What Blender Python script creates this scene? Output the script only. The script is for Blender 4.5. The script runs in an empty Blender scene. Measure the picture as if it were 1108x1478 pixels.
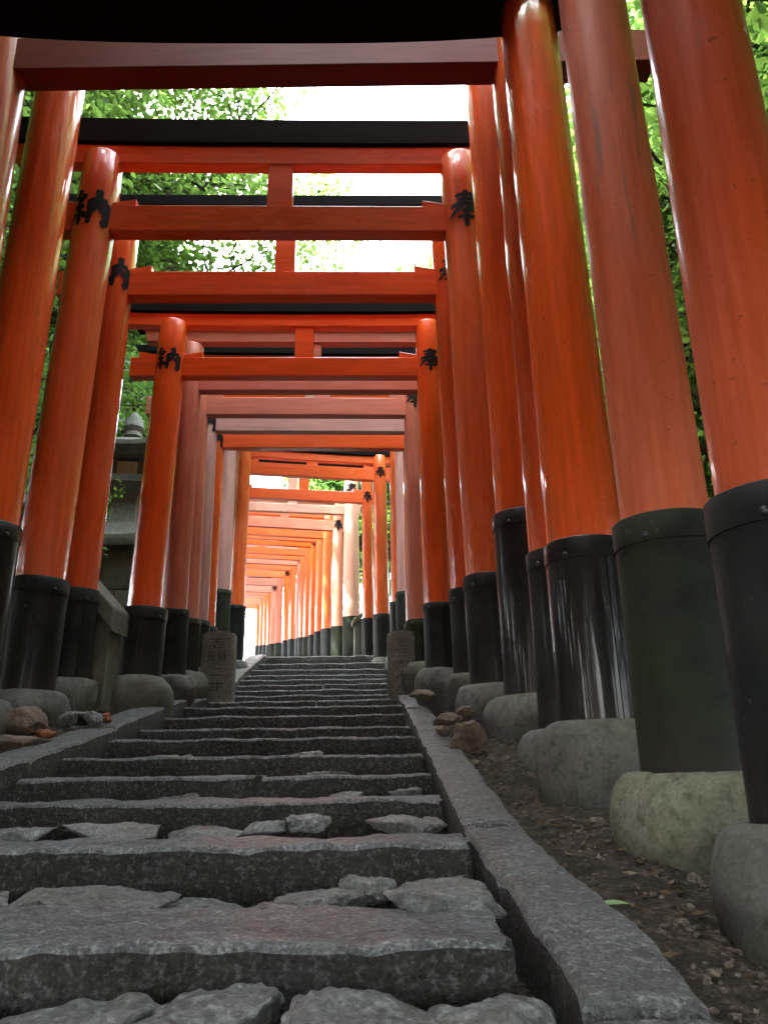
import bpy, bmesh, math, random
from mathutils import Vector, Matrix, noise

sc = bpy.context.scene
R = math.radians
# ------------------------------------------------------------------ camera
cam_d = bpy.data.cameras.new('camera')
cam = bpy.data.objects.new('camera', cam_d)
sc.collection.objects.link(cam)
sc.camera = cam
cam_d.sensor_fit = 'VERTICAL'
cam_d.sensor_height = 36.0
cam_d.lens = 36.0 * 1110 / 1478
cam_d.clip_start = 0.02
cam_d.clip_end = 600
pit, rol = math.atan(376 / 1110), R(0.8)
fwd = Vector((0, math.cos(pit), math.sin(pit)))
up0 = Vector((0, -math.sin(pit), math.cos(pit)))
rt0 = Vector((1, 0, 0))
cr = rt0 * math.cos(rol) - up0 * math.sin(rol)
cu = rt0 * math.sin(rol) + up0 * math.cos(rol)
M = Matrix((cr, cu, -fwd)).transposed().to_4x4()
cam.matrix_world = M
# ------------------------------------------------------------------ light
SUN = Vector((-0.80, -0.30, 1.05)).normalized()
w = bpy.data.worlds.new('World')
sc.world = w
w.use_nodes = True
wn = w.node_tree.nodes
wl = w.node_tree.links
sky = wn.new('ShaderNodeTexSky')
sky.sky_type = 'NISHITA'
sky.sun_disc = False
sky.sun_elevation = math.asin(SUN.z)
sky.sun_rotation = math.atan2(SUN.x, SUN.y)
sky.dust_density = 4.0
sky.ozone_density = 0.6
hs = wn.new('ShaderNodeHueSaturation')
hs.inputs['Saturation'].default_value = 0.35
wl.new(sky.outputs[0], hs.inputs['Color'])
wl.new(hs.outputs[0], wn['Background'].inputs[0])
wn['Background'].inputs[1].default_value = 0.15
sd = bpy.data.lights.new('sun', 'SUN')
sd.energy = 2.0
sd.angle = R(0.6)
sd.color = (1.0, 0.94, 0.84)
so = bpy.data.objects.new('sun', sd)
sc.collection.objects.link(so)
so.rotation_euler = SUN.to_track_quat('Z', 'Y').to_euler()
sc.view_settings.view_transform = 'Standard'
sc.view_settings.look = 'None'
sc.view_settings.gamma = 1
sc.view_settings.use_curve_mapping = False
sc.view_settings.exposure = 5.25
sc.cycles.max_bounces = 8
sc.cycles.diffuse_bounces = 4
sc.cycles.transparent_max_bounces = 8
sc.cycles.caustics_reflective = False
sc.cycles.caustics_refractive = False

# ------------------------------------------------------------------ helpers
def link(o):
    sc.collection.objects.link(o)
    return o

def mk(name, verts, faces, mat, parent=None, smooth=False):
    me = bpy.data.meshes.new(name)
    me.from_pydata([tuple(v) for v in verts], [], faces)
    me.validate()
    if mat is not None:
        for m in (mat if isinstance(mat, (list, tuple)) else [mat]):
            me.materials.append(m)
    if smooth:
        me.polygons.foreach_set('use_smooth', [True] * len(me.polygons))
    me.update()
    o = link(bpy.data.objects.new(name, me))
    if parent is not None:
        o.parent = parent
    return o

def empty(name, loc=(0, 0, 0), rz=0):
    o = link(bpy.data.objects.new(name, None))
    o.location = loc
    o.rotation_euler = (0, 0, rz)
    o.empty_display_size = 0.2
    return o

def tag(o, label=None, cat=None, group=None, kind=None):
    if label: o['label'] = label
    if cat: o['category'] = cat
    if group: o['group'] = group
    if kind: o['kind'] = kind
    return o

def sharp(o, ang=40):
    me = o.data
    bm = bmesh.new(); bm.from_mesh(me)
    for e in bm.edges:
        if len(e.link_faces) == 2 and e.calc_face_angle(0) > R(ang):
            e.smooth = False
    for f in bm.faces: f.smooth = True
    bm.to_mesh(me); bm.free()
    return o

def bevel_mesh(o, wd, seg=2):
    bm = bmesh.new(); bm.from_mesh(o.data)
    bmesh.ops.bevel(bm, geom=list(bm.edges), offset=wd, segments=seg, affect='EDGES', profile=0.6)
    bmesh.ops.recalc_face_normals(bm, faces=list(bm.faces))
    bm.to_mesh(o.data); bm.free()
    return sharp(o, 20)

def box(name, x0, x1, y0, y1, z0, z1, mat, parent=None, bev=0.006):
    v = [(x, y, z) for z in (z0, z1) for y in (y0, y1) for x in (x0, x1)]
    f = [(0, 2, 3, 1), (4, 5, 7, 6), (0, 1, 5, 4), (2, 6, 7, 3), (0, 4, 6, 2), (1, 3, 7, 5)]
    o = mk(name, v, f, mat, parent)
    if bev: bevel_mesh(o, bev)
    return o

def prism(name, pts, y0, y1, mat, parent=None, bev=0.004):
    n = len(pts)
    v = [(p[0], y0, p[1]) for p in pts] + [(p[0], y1, p[1]) for p in pts]
    f = [tuple(range(n)), tuple(range(2 * n - 1, n - 1, -1))]
    f += [(i, i + n, (i + 1) % n + n, (i + 1) % n) for i in range(n)]
    o = mk(name, v, f, mat, parent)
    if bev: bevel_mesh(o, bev, 1)
    else:
        bm = bmesh.new(); bm.from_mesh(o.data); bmesh.ops.recalc_face_normals(bm, faces=list(bm.faces)); bm.to_mesh(o.data); bm.free()
    return o

def beam(name, x0, x1, yc, th, z0, z1, mat, parent, curve=0.0, bev=0.006, ends=0.0, seg=16):
    """long beam along x with an optional upward sweep towards its ends"""
    xm = (x0 + x1) / 2; hl = (x1 - x0) / 2
    v = []; f = []
    for i in range(seg + 1):
        t = -1 + 2 * i / seg
        dz = curve * abs(t) ** 3
        x = xm + t * hl
        b = bev
        for (yy, zz, ex) in ((-th/2+b, z0, -1), (-th/2, z0+b, -1), (-th/2, z1-b, 1), (-th/2+b, z1, 1), (th/2-b, z1, 1), (th/2, z1-b, 1), (th/2, z0+b, -1), (th/2-b, z0, -1)):
            v.append((x + (ends * ex * (1 if t > 0 else -1) if abs(t) > .999 else 0), yc + yy, zz + dz))
    for i in range(seg):
        for k in range(8):
            a = i * 8 + k; c = i * 8 + (k + 1) % 8
            f.append((a, c, c + 8, a + 8))
    f.append(tuple(range(7, -1, -1))); f.append(tuple(range(seg * 8, seg * 8 + 8)))
    o = mk(name, v, f, mat, parent)
    bm = bmesh.new(); bm.from_mesh(o.data); bmesh.ops.recalc_face_normals(bm, faces=list(bm.faces)); bm.to_mesh(o.data); bm.free()
    return sharp(o, 20)

def loft(name, rings, mat, parent=None, n=40, caps=True, jit=0.0, seed=0):
    """rings: list of (centre Vector, radius)"""
    v = []; f = []
    for k, (c, r) in enumerate(rings):
        for i in range(n):
            a = 2 * math.pi * i / n
            rr = r
            if jit:
                rr += jit * noise.noise(Vector((math.cos(a) * 1.6 + seed * 7.3, math.sin(a) * 1.6, c[2] * 4 + seed))) + jit * .22 * noise.noise(Vector((math.cos(a) * 6 + seed * 7.3, math.sin(a) * 6, c[2] * 22 + seed)))
            v.append((c[0] + rr * math.cos(a), c[1] + rr * math.sin(a), c[2]))
    for k in range(len(rings) - 1):
        for i in range(n):
            j = (i + 1) % n
            f.append((k * n + i, k * n + j, (k + 1) * n + j, (k + 1) * n + i))
    if caps:
        f.append(tuple(range(n - 1, -1, -1)))
        f.append(tuple(range((len(rings) - 1) * n, len(rings) * n)))
    o = mk(name, v, f, mat, parent)
    return sharp(o, 45)

# ------------------------------------------------------------------ materials
def nt(name):
    m = bpy.data.materials.new(name); m.use_nodes = True
    n = m.node_tree.nodes; l = m.node_tree.links
    return m, n, l, n['Principled BSDF']

def N(n, t, **k):
    x = n.new(t)
    for a, b in k.items(): setattr(x, a, b)
    return x

def coords(n, l, scale, obj=True):
    tc = N(n, 'ShaderNodeTexCoord'); mp = N(n, 'ShaderNodeMapping')
    mp.inputs['Scale'].default_value = scale
    if obj:
        info = N(n, 'ShaderNodeObjectInfo')
        ad = N(n, 'ShaderNodeVectorMath', operation='ADD')
        sx = N(n, 'ShaderNodeVectorMath', operation='SCALE'); sx.inputs['Scale'].default_value = 37.0
        l.new(info.outputs['Random'], sx.inputs[0])
        l.new(tc.outputs['Object'], ad.inputs[0]); l.new(sx.outputs[0], ad.inputs[1])
        l.new(ad.outputs[0], mp.inputs[0])
    else:
        l.new(tc.outputs['Object'], mp.inputs[0])
    return mp

def noise_n(n, l, vec, scale, detail=4, rough=.55, dist=0.0):
    x = N(n, 'ShaderNodeTexNoise'); x.inputs['Scale'].default_value = scale
    x.inputs['Detail'].default_value = detail; x.inputs['Roughness'].default_value = rough
    x.inputs['Distortion'].default_value = dist
    l.new(vec.outputs[0], x.inputs['Vector']); return x

def ramp(n, l, src, p0, p1, c0=(0, 0, 0, 1), c1=(1, 1, 1, 1)):
    if p0 > p1: p0, p1, c0, c1 = p1, p0, c1, c0
    r = N(n, 'ShaderNodeValToRGB'); r.color_ramp.elements[0].position = p0; r.color_ramp.elements[1].position = p1
    r.color_ramp.elements[0].color = c0; r.color_ramp.elements[1].color = c1
    l.new(src, r.inputs[0]); return r

def mixc(n, l, fac, a, b, mode='MIX'):
    x = N(n, 'ShaderNodeMix', data_type='RGBA', blend_type=mode)
    if isinstance(fac, (int, float)): x.inputs[0].default_value = fac
    else: l.new(fac, x.inputs[0])
    for i, q in ((6, a), (7, b)):
        if isinstance(q, tuple): x.inputs[i].default_value = q if len(q) == 4 else q + (1,)
        else: l.new(q, x.inputs[i])
    return x

def lacquer(name, col, rough=.22, coat=.5, stain=0.0, fade=0.25, streak=.5, axis='z', dirtcol=(.13, .10, .075)):
    """painted timber: vertical brush / checking relief, worn and sun-faded patches, grime"""
    m, n, l, b = nt(name)
    s = (1, 1, .07) if axis == 'z' else (.07, 1, 1)
    mp = coords(n, l, s)
    mp2 = coords(n, l, (1, 1, .35) if axis == 'z' else (.35, 1, 1))
    n1 = noise_n(n, l, mp, 34, 5, .6)
    n2 = noise_n(n, l, mp, 120, 3, .5)
    n3 = noise_n(n, l, mp2, 5, 5, .6)
    c = mixc(n, l, ramp(n, l, n3.outputs[0], .38, .72).outputs[0], col, tuple(min(1, x * (1 - fade) + f * fade) for x, f in zip(col, (.62, .30, .24))))
    c2 = mixc(n, l, ramp(n, l, n1.outputs[0], .35, .75).outputs[0], c.outputs[2], tuple(x * .72 for x in col))
    out = c2
    if stain:
        mp3 = coords(n, l, (22, 22, 1.1) if axis == 'z' else (1.1, 22, 22))
        n4 = noise_n(n, l, mp3, 1.0, 5, .6, .3)
        st = ramp(n, l, n4.outputs[0], .60, .67)
        ml = N(n, 'ShaderNodeMath', operation='MULTIPLY'); ml.inputs[1].default_value = stain
        l.new(st.outputs[0], ml.inputs[0])
        out = mixc(n, l, ml.outputs[0], c2.outputs[2], dirtcol)
    # fine speck grime
    mp4 = coords(n, l, (1, 1, 1))
    n5 = noise_n(n, l, mp4, 60, 2, .5)
    sp = ramp(n, l, n5.outputs[0], .69, .74)
    mm = N(n, 'ShaderNodeMath', operation='MULTIPLY'); mm.inputs[1].default_value = .55; l.new(sp.outputs[0], mm.inputs[0])
    out = mixc(n, l, mm.outputs[0], out.outputs[2], (.07, .03, .02))
    l.new(out.outputs[2], b.inputs['Base Color'])
    rr = N(n, 'ShaderNodeMapRange'); rr.inputs[3].default_value = rough * .7; rr.inputs[4].default_value = rough * 1.7
    l.new(n3.outputs[0], rr.inputs[0]); l.new(rr.outputs[0], b.inputs['Roughness'])
    b.inputs['Coat Weight'].default_value = coat * (1 if axis == 'z' else .35); b.inputs['Coat Roughness'].default_value = .03 + rough * .12 if axis == 'z' else .2
    b.inputs['Specular IOR Level'].default_value = .28
    # base coat carries the fine grain, the lacquer film only slow drips and sags
    bp = N(n, 'ShaderNodeBump'); bp.inputs['Strength'].default_value = streak * .35; bp.inputs['Distance'].default_value = .005
    l.new(n1.outputs[0], bp.inputs['Height']); l.new(bp.outputs[0], b.inputs['Normal'])
    mp5 = coords(n, l, (1, 1, .13) if axis == 'z' else (.10, 1, 1))
    n6 = noise_n(n, l, mp5, 38, 2, .5)
    bc = N(n, 'ShaderNodeBump'); bc.inputs['Strength'].default_value = streak * (1.2 if axis == 'z' else .3); bc.inputs['Distance'].default_value = .010
    l.new(n6.outputs[0], bc.inputs['Height']); l.new(bc.outputs[0], b.inputs['Coat Normal'])
    return m

def black_paint(name, col, rough, coat, green=0.0, streak=.09):
    m, n, l, b = nt(name)
    mp = coords(n, l, (1, 1, .12)); mp2 = coords(n, l, (1, 1, 1))
    n1 = noise_n(n, l, mp, 16, 5, .6); n2 = noise_n(n, l, mp2, 4.5, 6, .65); n3 = noise_n(n, l, mp2, 40, 3, .6)
    c = mixc(n, l, ramp(n, l, n2.outputs[0], .35, .7).outputs[0], col, tuple(x * 2.1 + .006 for x in col))
    if green:
        fa = N(n, 'ShaderNodeMath', operation='MULTIPLY'); fa.inputs[1].default_value = green
        l.new(ramp(n, l, n2.outputs[0], .42, .6).outputs[0], fa.inputs[0])
        c = mixc(n, l, fa.outputs[0], c.outputs[2], (.018, .026, .010))
    sc2 = ramp(n, l, n3.outputs[0], .66, .72)
    k = N(n, 'ShaderNodeMath', operation='MULTIPLY'); k.inputs[1].default_value = .4; l.new(sc2.outputs[0], k.inputs[0])
    c = mixc(n, l, k.outputs[0], c.outputs[2], (.09, .09, .08))
    # mud splashed up from the ground and dust, thinning out upwards
    tg = N(n, 'ShaderNodeTexCoord'); sep = N(n, 'ShaderNodeSeparateXYZ'); l.new(tg.outputs['Generated'], sep.inputs[0])
    ns = noise_n(n, l, mp2, 14, 5, .7); ma = N(n, 'ShaderNodeMath', operation='MULTIPLY_ADD'); ma.inputs[1].default_value = -.45
    l.new(ns.outputs[0], ma.inputs[0]); l.new(sep.outputs['Z'], ma.inputs[2])
    mr = N(n, 'ShaderNodeMapRange'); mr.inputs[1].default_value = .04; mr.inputs[2].default_value = -.2; mr.inputs[3].default_value = 0; mr.inputs[4].default_value = .5
    l.new(ma.outputs[0], mr.inputs[0])
    c = mixc(n, l, mr.outputs[0], c.outputs[2], (.028, .024, .018))
    l.new(c.outputs[2], b.inputs['Base Color'])
    rr = N(n, 'ShaderNodeMapRange'); rr.inputs[3].default_value = rough * .7; rr.inputs[4].default_value = rough * 1.5
    l.new(n2.outputs[0], rr.inputs[0]); l.new(rr.outputs[0], b.inputs['Roughness'])
    b.inputs['Coat Weight'].default_value = coat; b.inputs['Coat Roughness'].default_value = .07; b.inputs['Specular IOR Level'].default_value = .16
    bp = N(n, 'ShaderNodeBump'); bp.inputs['Strength'].default_value = streak; bp.inputs['Distance'].default_value = .004
    l.new(n1.outputs[0], bp.inputs['Height']); l.new(bp.outputs[0], b.inputs['Normal']); l.new(bp.outputs[0], b.inputs['Coat Normal'])
    return m

def stone(name, c0, c1, c2=None, sc1=6, bump=.6, dist=.01, rough=.75, moss=0.0, mosscol=(.10, .13, .045), speck=.5, spec=.5, grain=130, mott=0):
    m, n, l, b = nt(name)
    mp = coords(n, l, (1, 1, 1))
    a = noise_n(n, l, mp, sc1, 7, .62, .2); g = noise_n(n, l, mp, grain, 3, .6); h = noise_n(n, l, mp, sc1 * 5, 6, .7)
    c = mixc(n, l, ramp(n, l, a.outputs[0], .33, .68).outputs[0], c0, c1)
    if c2: c = mixc(n, l, ramp(n, l, h.outputs[0], .5, .68).outputs[0], c.outputs[2], c2)
    ov = mixc(n, l, speck, c.outputs[2], ramp(n, l, g.outputs[0], .25, .75).outputs[0], 'OVERLAY')
    c = ov
    if mott:  # stone speckle, with sky glints and pit shade put into the colour
        pa = noise_n(n, l, mp, 75, 3, .65); pb = noise_n(n, l, mp, 48, 4, .7, .3)
        fa = N(n, 'ShaderNodeMath', operation='MULTIPLY'); fa.inputs[1].default_value = .75 * mott; l.new(ramp(n, l, pa.outputs[0], .54, .66).outputs[0], fa.inputs[0])
        c = mixc(n, l, fa.outputs[0], c.outputs[2], (.50, .53, .53))
        fb = N(n, 'ShaderNodeMath', operation='MULTIPLY'); fb.inputs[1].default_value = .8 * mott; l.new(ramp(n, l, pb.outputs[0], .50, .36).outputs[0], fb.inputs[0])
        c = mixc(n, l, fb.outputs[0], c.outputs[2], (.035, .035, .033))
    if moss:
        mo = noise_n(n, l, mp, sc1 * .6, 7, .65, .3)
        f = N(n, 'ShaderNodeMath', operation='MULTIPLY'); f.inputs[1].default_value = moss
        l.new(ramp(n, l, mo.outputs[0], .42, .62).outputs[0], f.inputs[0])
        c = mixc(n, l, f.outputs[0], c.outputs[2], mosscol)
    l.new(c.outputs[2], b.inputs['Base Color'])
    rr = N(n, 'ShaderNodeMapRange'); rr.inputs[3].default_value = rough - .22; rr.inputs[4].default_value = min(1, rough + .2)
    l.new(h.outputs[0], rr.inputs[0]); l.new(rr.outputs[0], b.inputs['Roughness'])
    b.inputs['Specular IOR Level'].default_value = spec
    bp = N(n, 'ShaderNodeBump'); bp.inputs['Strength'].default_value = bump; bp.inputs['Distance'].default_value = dist
    ad = N(n, 'ShaderNodeMath', operation='MULTIPLY_ADD'); ad.inputs[1].default_value = .35
    l.new(g.outputs[0], ad.inputs[0]); l.new(h.outputs[0], ad.inputs[2]); l.new(ad.outputs[0], bp.inputs['Height'])
    l.new(bp.outputs[0], b.inputs['Normal'])
    return m

def plain(name, col, rough=.6):
    m, n, l, b = nt(name)
    mp = coords(n, l, (1, 1, 1)); a = noise_n(n, l, mp, 20, 4, .6)
    c = mixc(n, l, a.outputs[0], tuple(x * .75 for x in col), tuple(min(1, x * 1.2) for x in col))
    l.new(c.outputs[2], b.inputs['Base Color']); b.inputs['Roughness'].default_value = rough
    return m

def leafmat(name, c0, c1, tr=(.25, .45, .05)):
    m, n, l, b = nt(name)
    g = N(n, 'ShaderNodeNewGeometry')
    c = mixc(n, l, g.outputs['Random Per Island'], c0, c1)
    l.new(c.outputs[2], b.inputs['Base Color']); b.inputs['Roughness'].default_value = .38
    t = N(n, 'ShaderNodeBsdfTranslucent')
    tc = mixc(n, l, g.outputs['Random Per Island'], tuple(x * .6 for x in tr), tr)
    l.new(tc.outputs[2], t.inputs[0])
    mx = N(n, 'ShaderNodeMixShader'); mx.inputs[0].default_value = .5
    l.new(b.outputs[0], mx.inputs[1]); l.new(t.outputs[0], mx.inputs[2])
    l.new(mx.outputs[0], n['Material Output'].inputs[0])
    return m

VM = {
 'fresh': dict(col=(.82, .115, .018), rough=.2, coat=.75, fade=.05, streak=.8),
 'deep':  dict(col=(.68, .095, .018), rough=.2, coat=.9, fade=.10, streak=.5),
 'mid':   dict(col=(.74, .130, .030), rough=.25, coat=.8, fade=.14, streak=.55),
 'shaded':  dict(col=(.24, .030, .012), rough=.45, coat=.1, fade=.0, streak=.3),  # shade on the overhead beam put into a darker vermilion
 'brown': dict(col=(.58, .095, .025), rough=.25, coat=.6, fade=.2, streak=.35),
 'matte': dict(col=(.62, .125, .036), rough=.42, coat=.12, fade=.25, streak=.22, stain=.65),
 'dull':  dict(col=(.48, .120, .065), rough=.4, coat=.1, fade=.35, streak=.3, stain=.4),
 'faded': dict(col=(.56, .170, .100), rough=.45, coat=.1, fade=.4, streak=.3, stain=.25),
 'lilac': dict(col=(.44, .240, .215), rough=.42, coat=.1, fade=.35, streak=.25, stain=.3),
 'pale':  dict(col=(.72, .42, .32), rough=.5, coat=.05, fade=.6, streak=.3, stain=.15),  # sunlight on the gate put into the pale paint
}
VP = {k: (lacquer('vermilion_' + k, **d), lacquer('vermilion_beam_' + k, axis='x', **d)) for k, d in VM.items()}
SL = {
 'gloss': black_paint('black_gloss', (.002, .002, .002), .4, .2, 0, .012),
 'dark': black_paint('black_matte', (.004, .0045, .005), .5, .04, .15),
 'green': black_paint('black_algae', (.007, .0085, .007), .6, 0, .8),
 'slate': black_paint('black_slate', (.005, .0062, .0075), .55, .02, .3),
}
M_kas = plain('kasagi_black', (.004, .004, .004), .85); M_kas.node_tree.nodes['Principled BSDF'].inputs['Specular IOR Level'].default_value = .1
M_ink = plain('ink', (.003, .003, .0035), .6); M_ink.node_tree.nodes['Principled BSDF'].inputs['Specular IOR Level'].default_value = .12
M_conc = stone('footing_concrete', (.060, .061, .057), (.100, .101, .092), (.035, .037, .033), 5, .4, .010, .8, .35, (.11, .12, .07), .3, .3, 90)
M_concm = stone('footing_moss', (.095, .098, .070), (.155, .158, .115), (.045, .050, .030), 5, .5, .012, .85, .5, (.075, .090, .035), .3, .3, 90)
M_gran = stone('granite_steps', (.105, .120, .124), (.21, .235, .24), (.33, .36, .365), 8, 1.0, .05, .38, .2, (.07, .075, .05), .75, .6, 150, 1.0)
M_riser = stone('granite_shaded_face', (.018, .018, .016), (.042, .041, .038), (.075, .075, .07), 9, 1.0, .04, .7, .2, (.03, .035, .02), .6, .3, 150, .22)  # shade of the upright step and kerb faces painted as darker granite
M_kerb = stone('granite_kerb', (.095, .106, .106), (.19, .208, .208), (.30, .32, .32), 8, 1.0, .05, .38, .3, (.08, .09, .065), .7, .6, 150, .9)
M_rock = stone('rubble_rock', (.10, .11, .108), (.22, .235, .228), (.34, .36, .35), 8, 1.0, .035, .42, .25, (.09, .10, .05), .5, .6, 60, .7)
M_rockb = stone('brown_rock', (.085, .060, .040), (.15, .115, .08), (.06, .045, .032), 9, .9, .012, .8, .1, (.12, .12, .07), .4, .3, 60)
M_rocko = stone('orange_rock', (.17, .06, .028), (.24, .10, .045), None, 9, .7, .01, .8, 0, (.1, .1, .1), .3, .3, 60)
M_soil = stone('soil', (.018, .014, .010), (.050, .039, .028), (.12, .10, .075), 5, 1.0, .04, .95, .15, (.05, .055, .03), .6, .2, 45)
M_grav = stone('gravel_stone', (.06, .048, .038), (.13, .105, .08), (.17, .15, .125), 9, .6, .01, .85, .1, (.05, .05, .03), .5, .3, 90)
M_wall = stone('wall_stone', (.10, .105, .085), (.16, .165, .13), (.08, .085, .065), 4, .4, .006, .85, .45, (.085, .105, .05), .45, .3, 90)
M_lant = stone('lantern_stone', (.13, .135, .12), (.22, .225, .20), (.08, .085, .07), 5, .5, .008, .85, .3, (.15, .17, .10), .5, .3, 90)
M_mark = stone('marker_stone', (.11, .105, .09), (.17, .165, .14), (.08, .078, .065), 6, .6, .008, .8, .25, (.09, .095, .06), .5, .3, 110)
M_paper = plain('paper', (.75, .75, .72), .7)
M_bolt = plain('bolt_iron', (.02, .02, .022), .35)
M_bark = stone('bark', (.05, .042, .032), (.10, .085, .065), (.03, .026, .02), 5, 1.0, .03, .95, .3, (.06, .075, .035), .5, .2, 30)
M_leafA = leafmat('leaf_a', (.030, .070, .016), (.075, .14, .032), (.22, .38, .07))
M_leafB = leafmat('leaf_b', (.020, .048, .013), (.045, .09, .022), (.11, .24, .045))
M_litter = leafmat('litter', (.10, .06, .03), (.26, .19, .11), (.15, .10, .04))
M_gleaf = plain('green_leaf', (.16, .26, .10), .4)

# ------------------------------------------------------------------ path profile
STEPS = [  # (y front edge, z top, x left, x right)
(1.15,-.215,-1.44,.185),(1.85,-.151,-1.43,.185),(2.65,-.080,-1.42,.175),(3.12,-.009,-1.43,.17),(3.57,.078,-1.44,.16),
(4.16,.179,-1.45,.15),(4.73,.258,-1.47,.135),(5.24,.364,-1.47,.12),(5.70,.458,-1.46,.11),(6.30,.554,-1.43,.08),
(6.90,.654,-1.43,.05),(7.40,.752,-1.47,.03),(7.90,.850,-1.52,.02),(8.40,.955,-1.57,.01),(8.90,1.066,-1.61,.01),
(9.40,1.191,-1.63,0.0),(9.95,1.339,-1.63,-.01),(10.50,1.505,-1.62,-.02)]
PROF = [(-30,-7.0),(-2,-.85),(0,-.43),(.6,-.34),(1.15,-.325)] + [(s[0], s[1]-.12) for s in STEPS[1:]] + \
       [(11.0,1.44),(13.2,1.66),(15.3,1.86),(18,2.22),(25,3.18),(35,4.7),(45,5.6),(80,8.5),(400,20)]
CURV = [(-30,-.62),(5,-.63),(8,-.75),(10.5,-.85),(11.9,-1.5),(13.2,-1.85),(15.3,-2.4),(18,-3.0),(21,-3.7),(25,-4.6),(29,-5.5),(35,-6.8),(60,-13),(400,-90)]
def interp(T, x):
    if x <= T[0][0]: return T[0][1]
    for (a, b), (c, d) in zip(T, T[1:]):
        if x <= c: return b + (d - b) * (x - a) / (c - a)
    return T[-1][1]
def zs(y): return interp(PROF, y)
OFF = [(.5,-.06),(1.4,-.02),(2.1,.05),(3.3,.10),(4,.17),(6,.2),(10.4,.10),(11,.02),(50,0)]
def ground(x, y):
    c = interp(CURV, y); u = abs(x - c)
    z = zs(y) - .02
    if u > .82:
        t = min(1, (u - .82) / .3); t = t * t * (3 - 2 * t)
        z += interp(OFF, y) * t
        z += .05 * noise.noise(Vector((x * 2.2, y * 2.2, .3))) * t + .02 * noise.noise(Vector((x * 9, y * 9, 1.3))) * t
    if u > 2.2: z += (u - 2.2) * (.22 if x > c else .16) * min(1, 1 if u < 40 else 40 / u) + .25 * noise.noise(Vector((x * .35, y * .35, 5))) * min(1, (u - 2.2))
    return z

def build_ground():
    def axis(lo, hi, f0, f1, fine, ratio=1.25):
        xs = []; x = f0
        while x <= f1: xs.append(x); x += fine
        s = fine; x = xs[-1]
        while x < hi: s *= ratio; x += s; xs.append(min(x, hi))
        s = fine; x = f0
        while x > lo: s *= ratio; x -= s; xs.insert(0, max(x, lo))
        return xs
    xs = axis(-250, 250, -2.6, 1.6, .04); ys = axis(-60, 400, .3, 7.0, .045, 1.08)
    nx = len(xs)
    v = [(x, y, ground(x, y)) for y in ys for x in xs]
    f = [(j*nx+i, j*nx+i+1, (j+1)*nx+i+1, (j+1)*nx+i) for j in range(len(ys)-1) for i in range(nx-1)]
    o = mk('ground', v, f, M_soil, None, True)
    tag(o, 'brown soil under and beside the stepped shrine path', kind='structure')
build_ground()

# ------------------------------------------------------------------ rough stone slabs
def slab(name, x0, x1, y0, y1, z0, z1, mat, parent, seed, nseg, amp=.008, tilt=0, cham=.012, nt_=6, xs=None):
    """a hewn stone bar along x; cross-section in (y,z); noise displaced"""
    sec = []
    c = cham
    sec.append((y0, z0))
    for i in range(1, 4): sec.append((y0 - .004 * (i == 2), z0 + (z1 - c - z0) * i / 3))
    sec.append((y0 + c * .35, z1 - c * .3))
    for i in range(nt_): sec.append((y0 + c + (y1 - c - y0 - c) * i / (nt_ - 1), z1 + tilt * i / (nt_ - 1)))
    sec.append((y1, z1 + tilt - c)); sec.append((y1, z0))
    m = len(sec); v = []; f = []
    for i in range(nseg + 1):
        x = x0 + (x1 - x0) * i / nseg
        for k, (y, z) in enumerate(sec):
            p = Vector((x * 5 + seed * 11, y * 6, z * 6)); q = p * 4.2
            d = Vector((0, noise.noise(p + Vector((9, 0, 0))) * 1.1 + noise.noise(q) * .5, noise.noise(p) + noise.noise(q + Vector((0, 5, 0))) * .45)) * amp
            if z <= z0 + 1e-6: d.z = 0
            ex = 0
            if i in (0, nseg): ex = (c if k in (4, 5) or k == m - 2 else 0) * (1 if i == 0 else -1) + noise.noise(q) * amp * .8
            v.append((x + ex, y + d.y, z + d.z))
    for i in range(nseg):
        for k in range(m - 1):
            a = i * m + k; f.append((a, a + m, a + m + 1, a + 1))
    f.append(tuple(range(m - 1, -1, -1))[::-1]); f.append(tuple(range(nseg * m, nseg * m + m))[::-1])
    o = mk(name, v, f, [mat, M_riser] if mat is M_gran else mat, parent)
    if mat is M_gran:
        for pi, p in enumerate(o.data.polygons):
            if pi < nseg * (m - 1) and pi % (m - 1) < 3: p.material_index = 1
    bm = bmesh.new(); bm.from_mesh(o.data); bmesh.ops.recalc_face_normals(bm, faces=list(bm.faces)); bm.to_mesh(o.data); bm.free()
    return sharp(o, 33)

stairs = tag(empty('stone_staircase', (0, 1, -.3)), 'flight of dark worn granite steps climbing under the gates', kind='structure')
def rel(o):  # world-built child keeps its place under a moved parent
    o.matrix_parent_inverse = o.parent.matrix_basis.inverted(); return o
random.seed(4)
for i, (y, z, xl, xr) in enumerate(STEPS):
    ny = STEPS[i + 1][0] if i + 1 < len(STEPS) else 10.86
    dep = min(ny - y - .0, [.36, .33, .34, .30, .36, .36, .36, .36, .36][i] if i < 9 else .40)
    if i == len(STEPS) - 1: dep = .34
    zb = z - .19
    segs = [(xl, xr)]
    if i == 0: segs = [(xl, .165)]
    elif i in (3, 6, 9, 12): m = xl + (xr - xl) * random.uniform(.4, .6); segs = [(xl, m - .006), (m + .006, xr)]
    for (a, b) in segs:
        n = max(14, int((b - a) * (95 if i < 4 else 55 if i < 8 else 26)))
        s = slab('step_slab', a, b, y, y + dep, zb, z + random.uniform(-.003, .003) - (.02 if (i == 0 and a > 0) else 0), M_gran, stairs, i * 3 + a, n,
                 amp=.013 if i < 3 else .010, tilt=random.uniform(-.004, .006), cham=.011, nt_=14 if i < 3 else 7)
        rel(s)
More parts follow.
